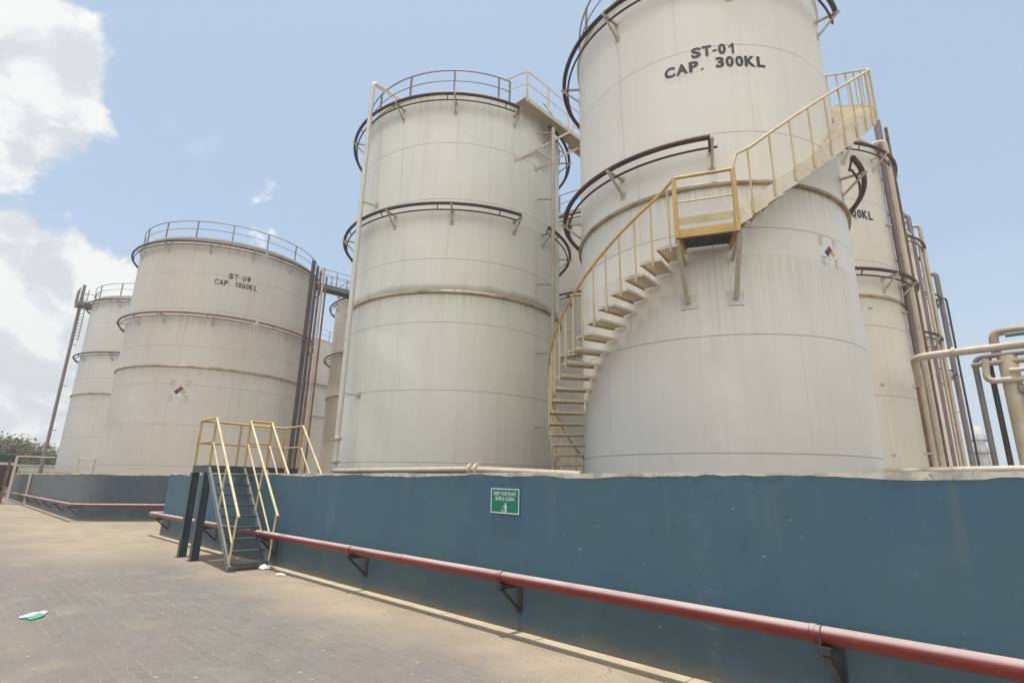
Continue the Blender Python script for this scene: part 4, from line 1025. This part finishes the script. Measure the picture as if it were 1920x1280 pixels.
w = bpy.data.worlds.new('World'); sc.world = w; w.use_nodes = True; nt = w.node_tree
class WB(NB):
    def __init__(self): self.t = nt
B = WB(); bg = nt.nodes['Background']
sky = B.n('ShaderNodeTexSky', sky_type='NISHITA'); sky.sun_disc = False; sky.sun_elevation = el; sky.sun_rotation = azm
sky.altitude = 0; sky.air_density = 1.0; sky.dust_density = 2.2; sky.ozone_density = 1.2
dirv = B.n('ShaderNodeTexCoord').outputs['Generated']
ds = B.sep(dirv)
def blob(c, r0, r1):
    c = Vector(c).normalized(); x = B.n('ShaderNodeVectorMath', operation='DISTANCE'); B.put(x.inputs[0], dirv); B.put(x.inputs[1], tuple(c)); return B.ss(x.outputs['Value'], r1, r0)
warp = B.n('ShaderNodeVectorMath', operation='SCALE'); wn = B.n('ShaderNodeTexNoise'); B.put(wn.inputs['Vector'], dirv); wn.inputs['Scale'].default_value = 6.
B.put(warp.inputs[0], wn.outputs['Color']); warp.inputs['Scale'].default_value = .12
dv2 = B.vadd(dirv, warp.outputs[0])
f1 = B.noise(B.vmul(dv2, (1., 1., 1.35)), 7.0, 10, .61)
f2 = B.noise(dv2, 24., 6, .6)
cover = B.math('MAXIMUM', blob((-.885, -.08, .49), .06, .245), blob((-.985, .05, .165), .10, .29))
cover = B.math('MAXIMUM', cover, B.math('MULTIPLY', blob((-.87, .13, .33), .02, .10), .0))
dens = B.math('ADD', B.math('ADD', B.math('MULTIPLY', f1, .85), B.math('MULTIPLY', f2, .22)), B.math('MULTIPLY', cover, .62))
cl = B.ss(dens, .855, .985)
wisp = B.math('MULTIPLY', blob((-.842, .172, .51), .0, .05), B.ss(f2, .46, .66, 0, .4))
wisp = B.math('MAXIMUM', wisp, B.math('MULTIPLY', B.ss(f1, .62, .8), .22))
cl = B.math('MAXIMUM', cl, wisp)
# shading inside the clouds: density sampled a little towards the sun
f1b = B.noise(B.vmul(B.vadd(dv2, (.02, .0, .045)), (1., 1., 1.35)), 7.0, 7, .56)
f3 = B.noise(dv2, 14., 6, .6)
shade = B.ss(B.math('ADD', B.math('SUBTRACT', f1b, f1), B.math('MULTIPLY', B.math('SUBTRACT', f3, .5), .35)), -.09, .09)
ccol = B.mix(shade, (5.15, 5.2, 5.2), (3.85, 4.05, 4.3))
hz = B.ss(ds[2], .0, .42, 1., 0.)
hzl = B.math('MULTIPLY', hz, .78)
skyc = B.mix(hzl, sky.outputs[0], (4.05, 4.4, 4.5))
skyc = B.mix(.55, skyc, (3.15, 3.9, 4.6))
final = B.mix(cl, skyc, ccol)
# unseen bright clouds added behind the camera to light the tank fronts
rear_fill = B.math('ADD', B.math('MULTIPLY', blob((.62, -.62, .5), .25, 1.0), 1.0), B.math('MULTIPLY', B.math('SUBTRACT', f1, .5), 1.6))
rear_fill = B.math('MULTIPLY', B.ss(rear_fill, .25, .55), B.ss(ds[2], -.02, .06))
final = B.mix(rear_fill, final, (9.2, 9.1, 8.9))
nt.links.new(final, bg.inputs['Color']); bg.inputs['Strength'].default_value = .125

# ------------------------------------------------------------------ camera
cam = bpy.data.cameras.new('camera'); co = bpy.data.objects.new('camera', cam); col.objects.link(co); sc.camera = co
e1 = Vector((.7187, -.6953)); e2 = Vector((.6953, .7187))
def toW(x, y, z): return Vector((x * e1.x + y * e1.y, x * e2.x + y * e2.y, z))
pitch = R(14.9614); roll = R(1.1639)
rt = toW(1, 0, 0); upv = toW(0, -math.sin(pitch), math.cos(pitch)); fw = toW(0, math.cos(pitch), math.sin(pitch))
c, s = math.cos(roll), math.sin(roll)
cx = rt * c + upv * s; cy = rt * -s + upv * c
mt = Matrix((cx, cy, -fw)).transposed().to_4x4(); mt.translation = Vector((0, -4.98, 1.6)); co.matrix_world = mt
cam.sensor_width = 36; cam.lens = 36 * 1013 / 1920; cam.clip_start = .05; cam.clip_end = 3000
sc.view_settings.view_transform = 'Standard'; sc.view_settings.look = 'None'; sc.view_settings.exposure = .55; sc.view_settings.gamma = 1
sc.render.resolution_x = 1024; sc.render.resolution_y = 682
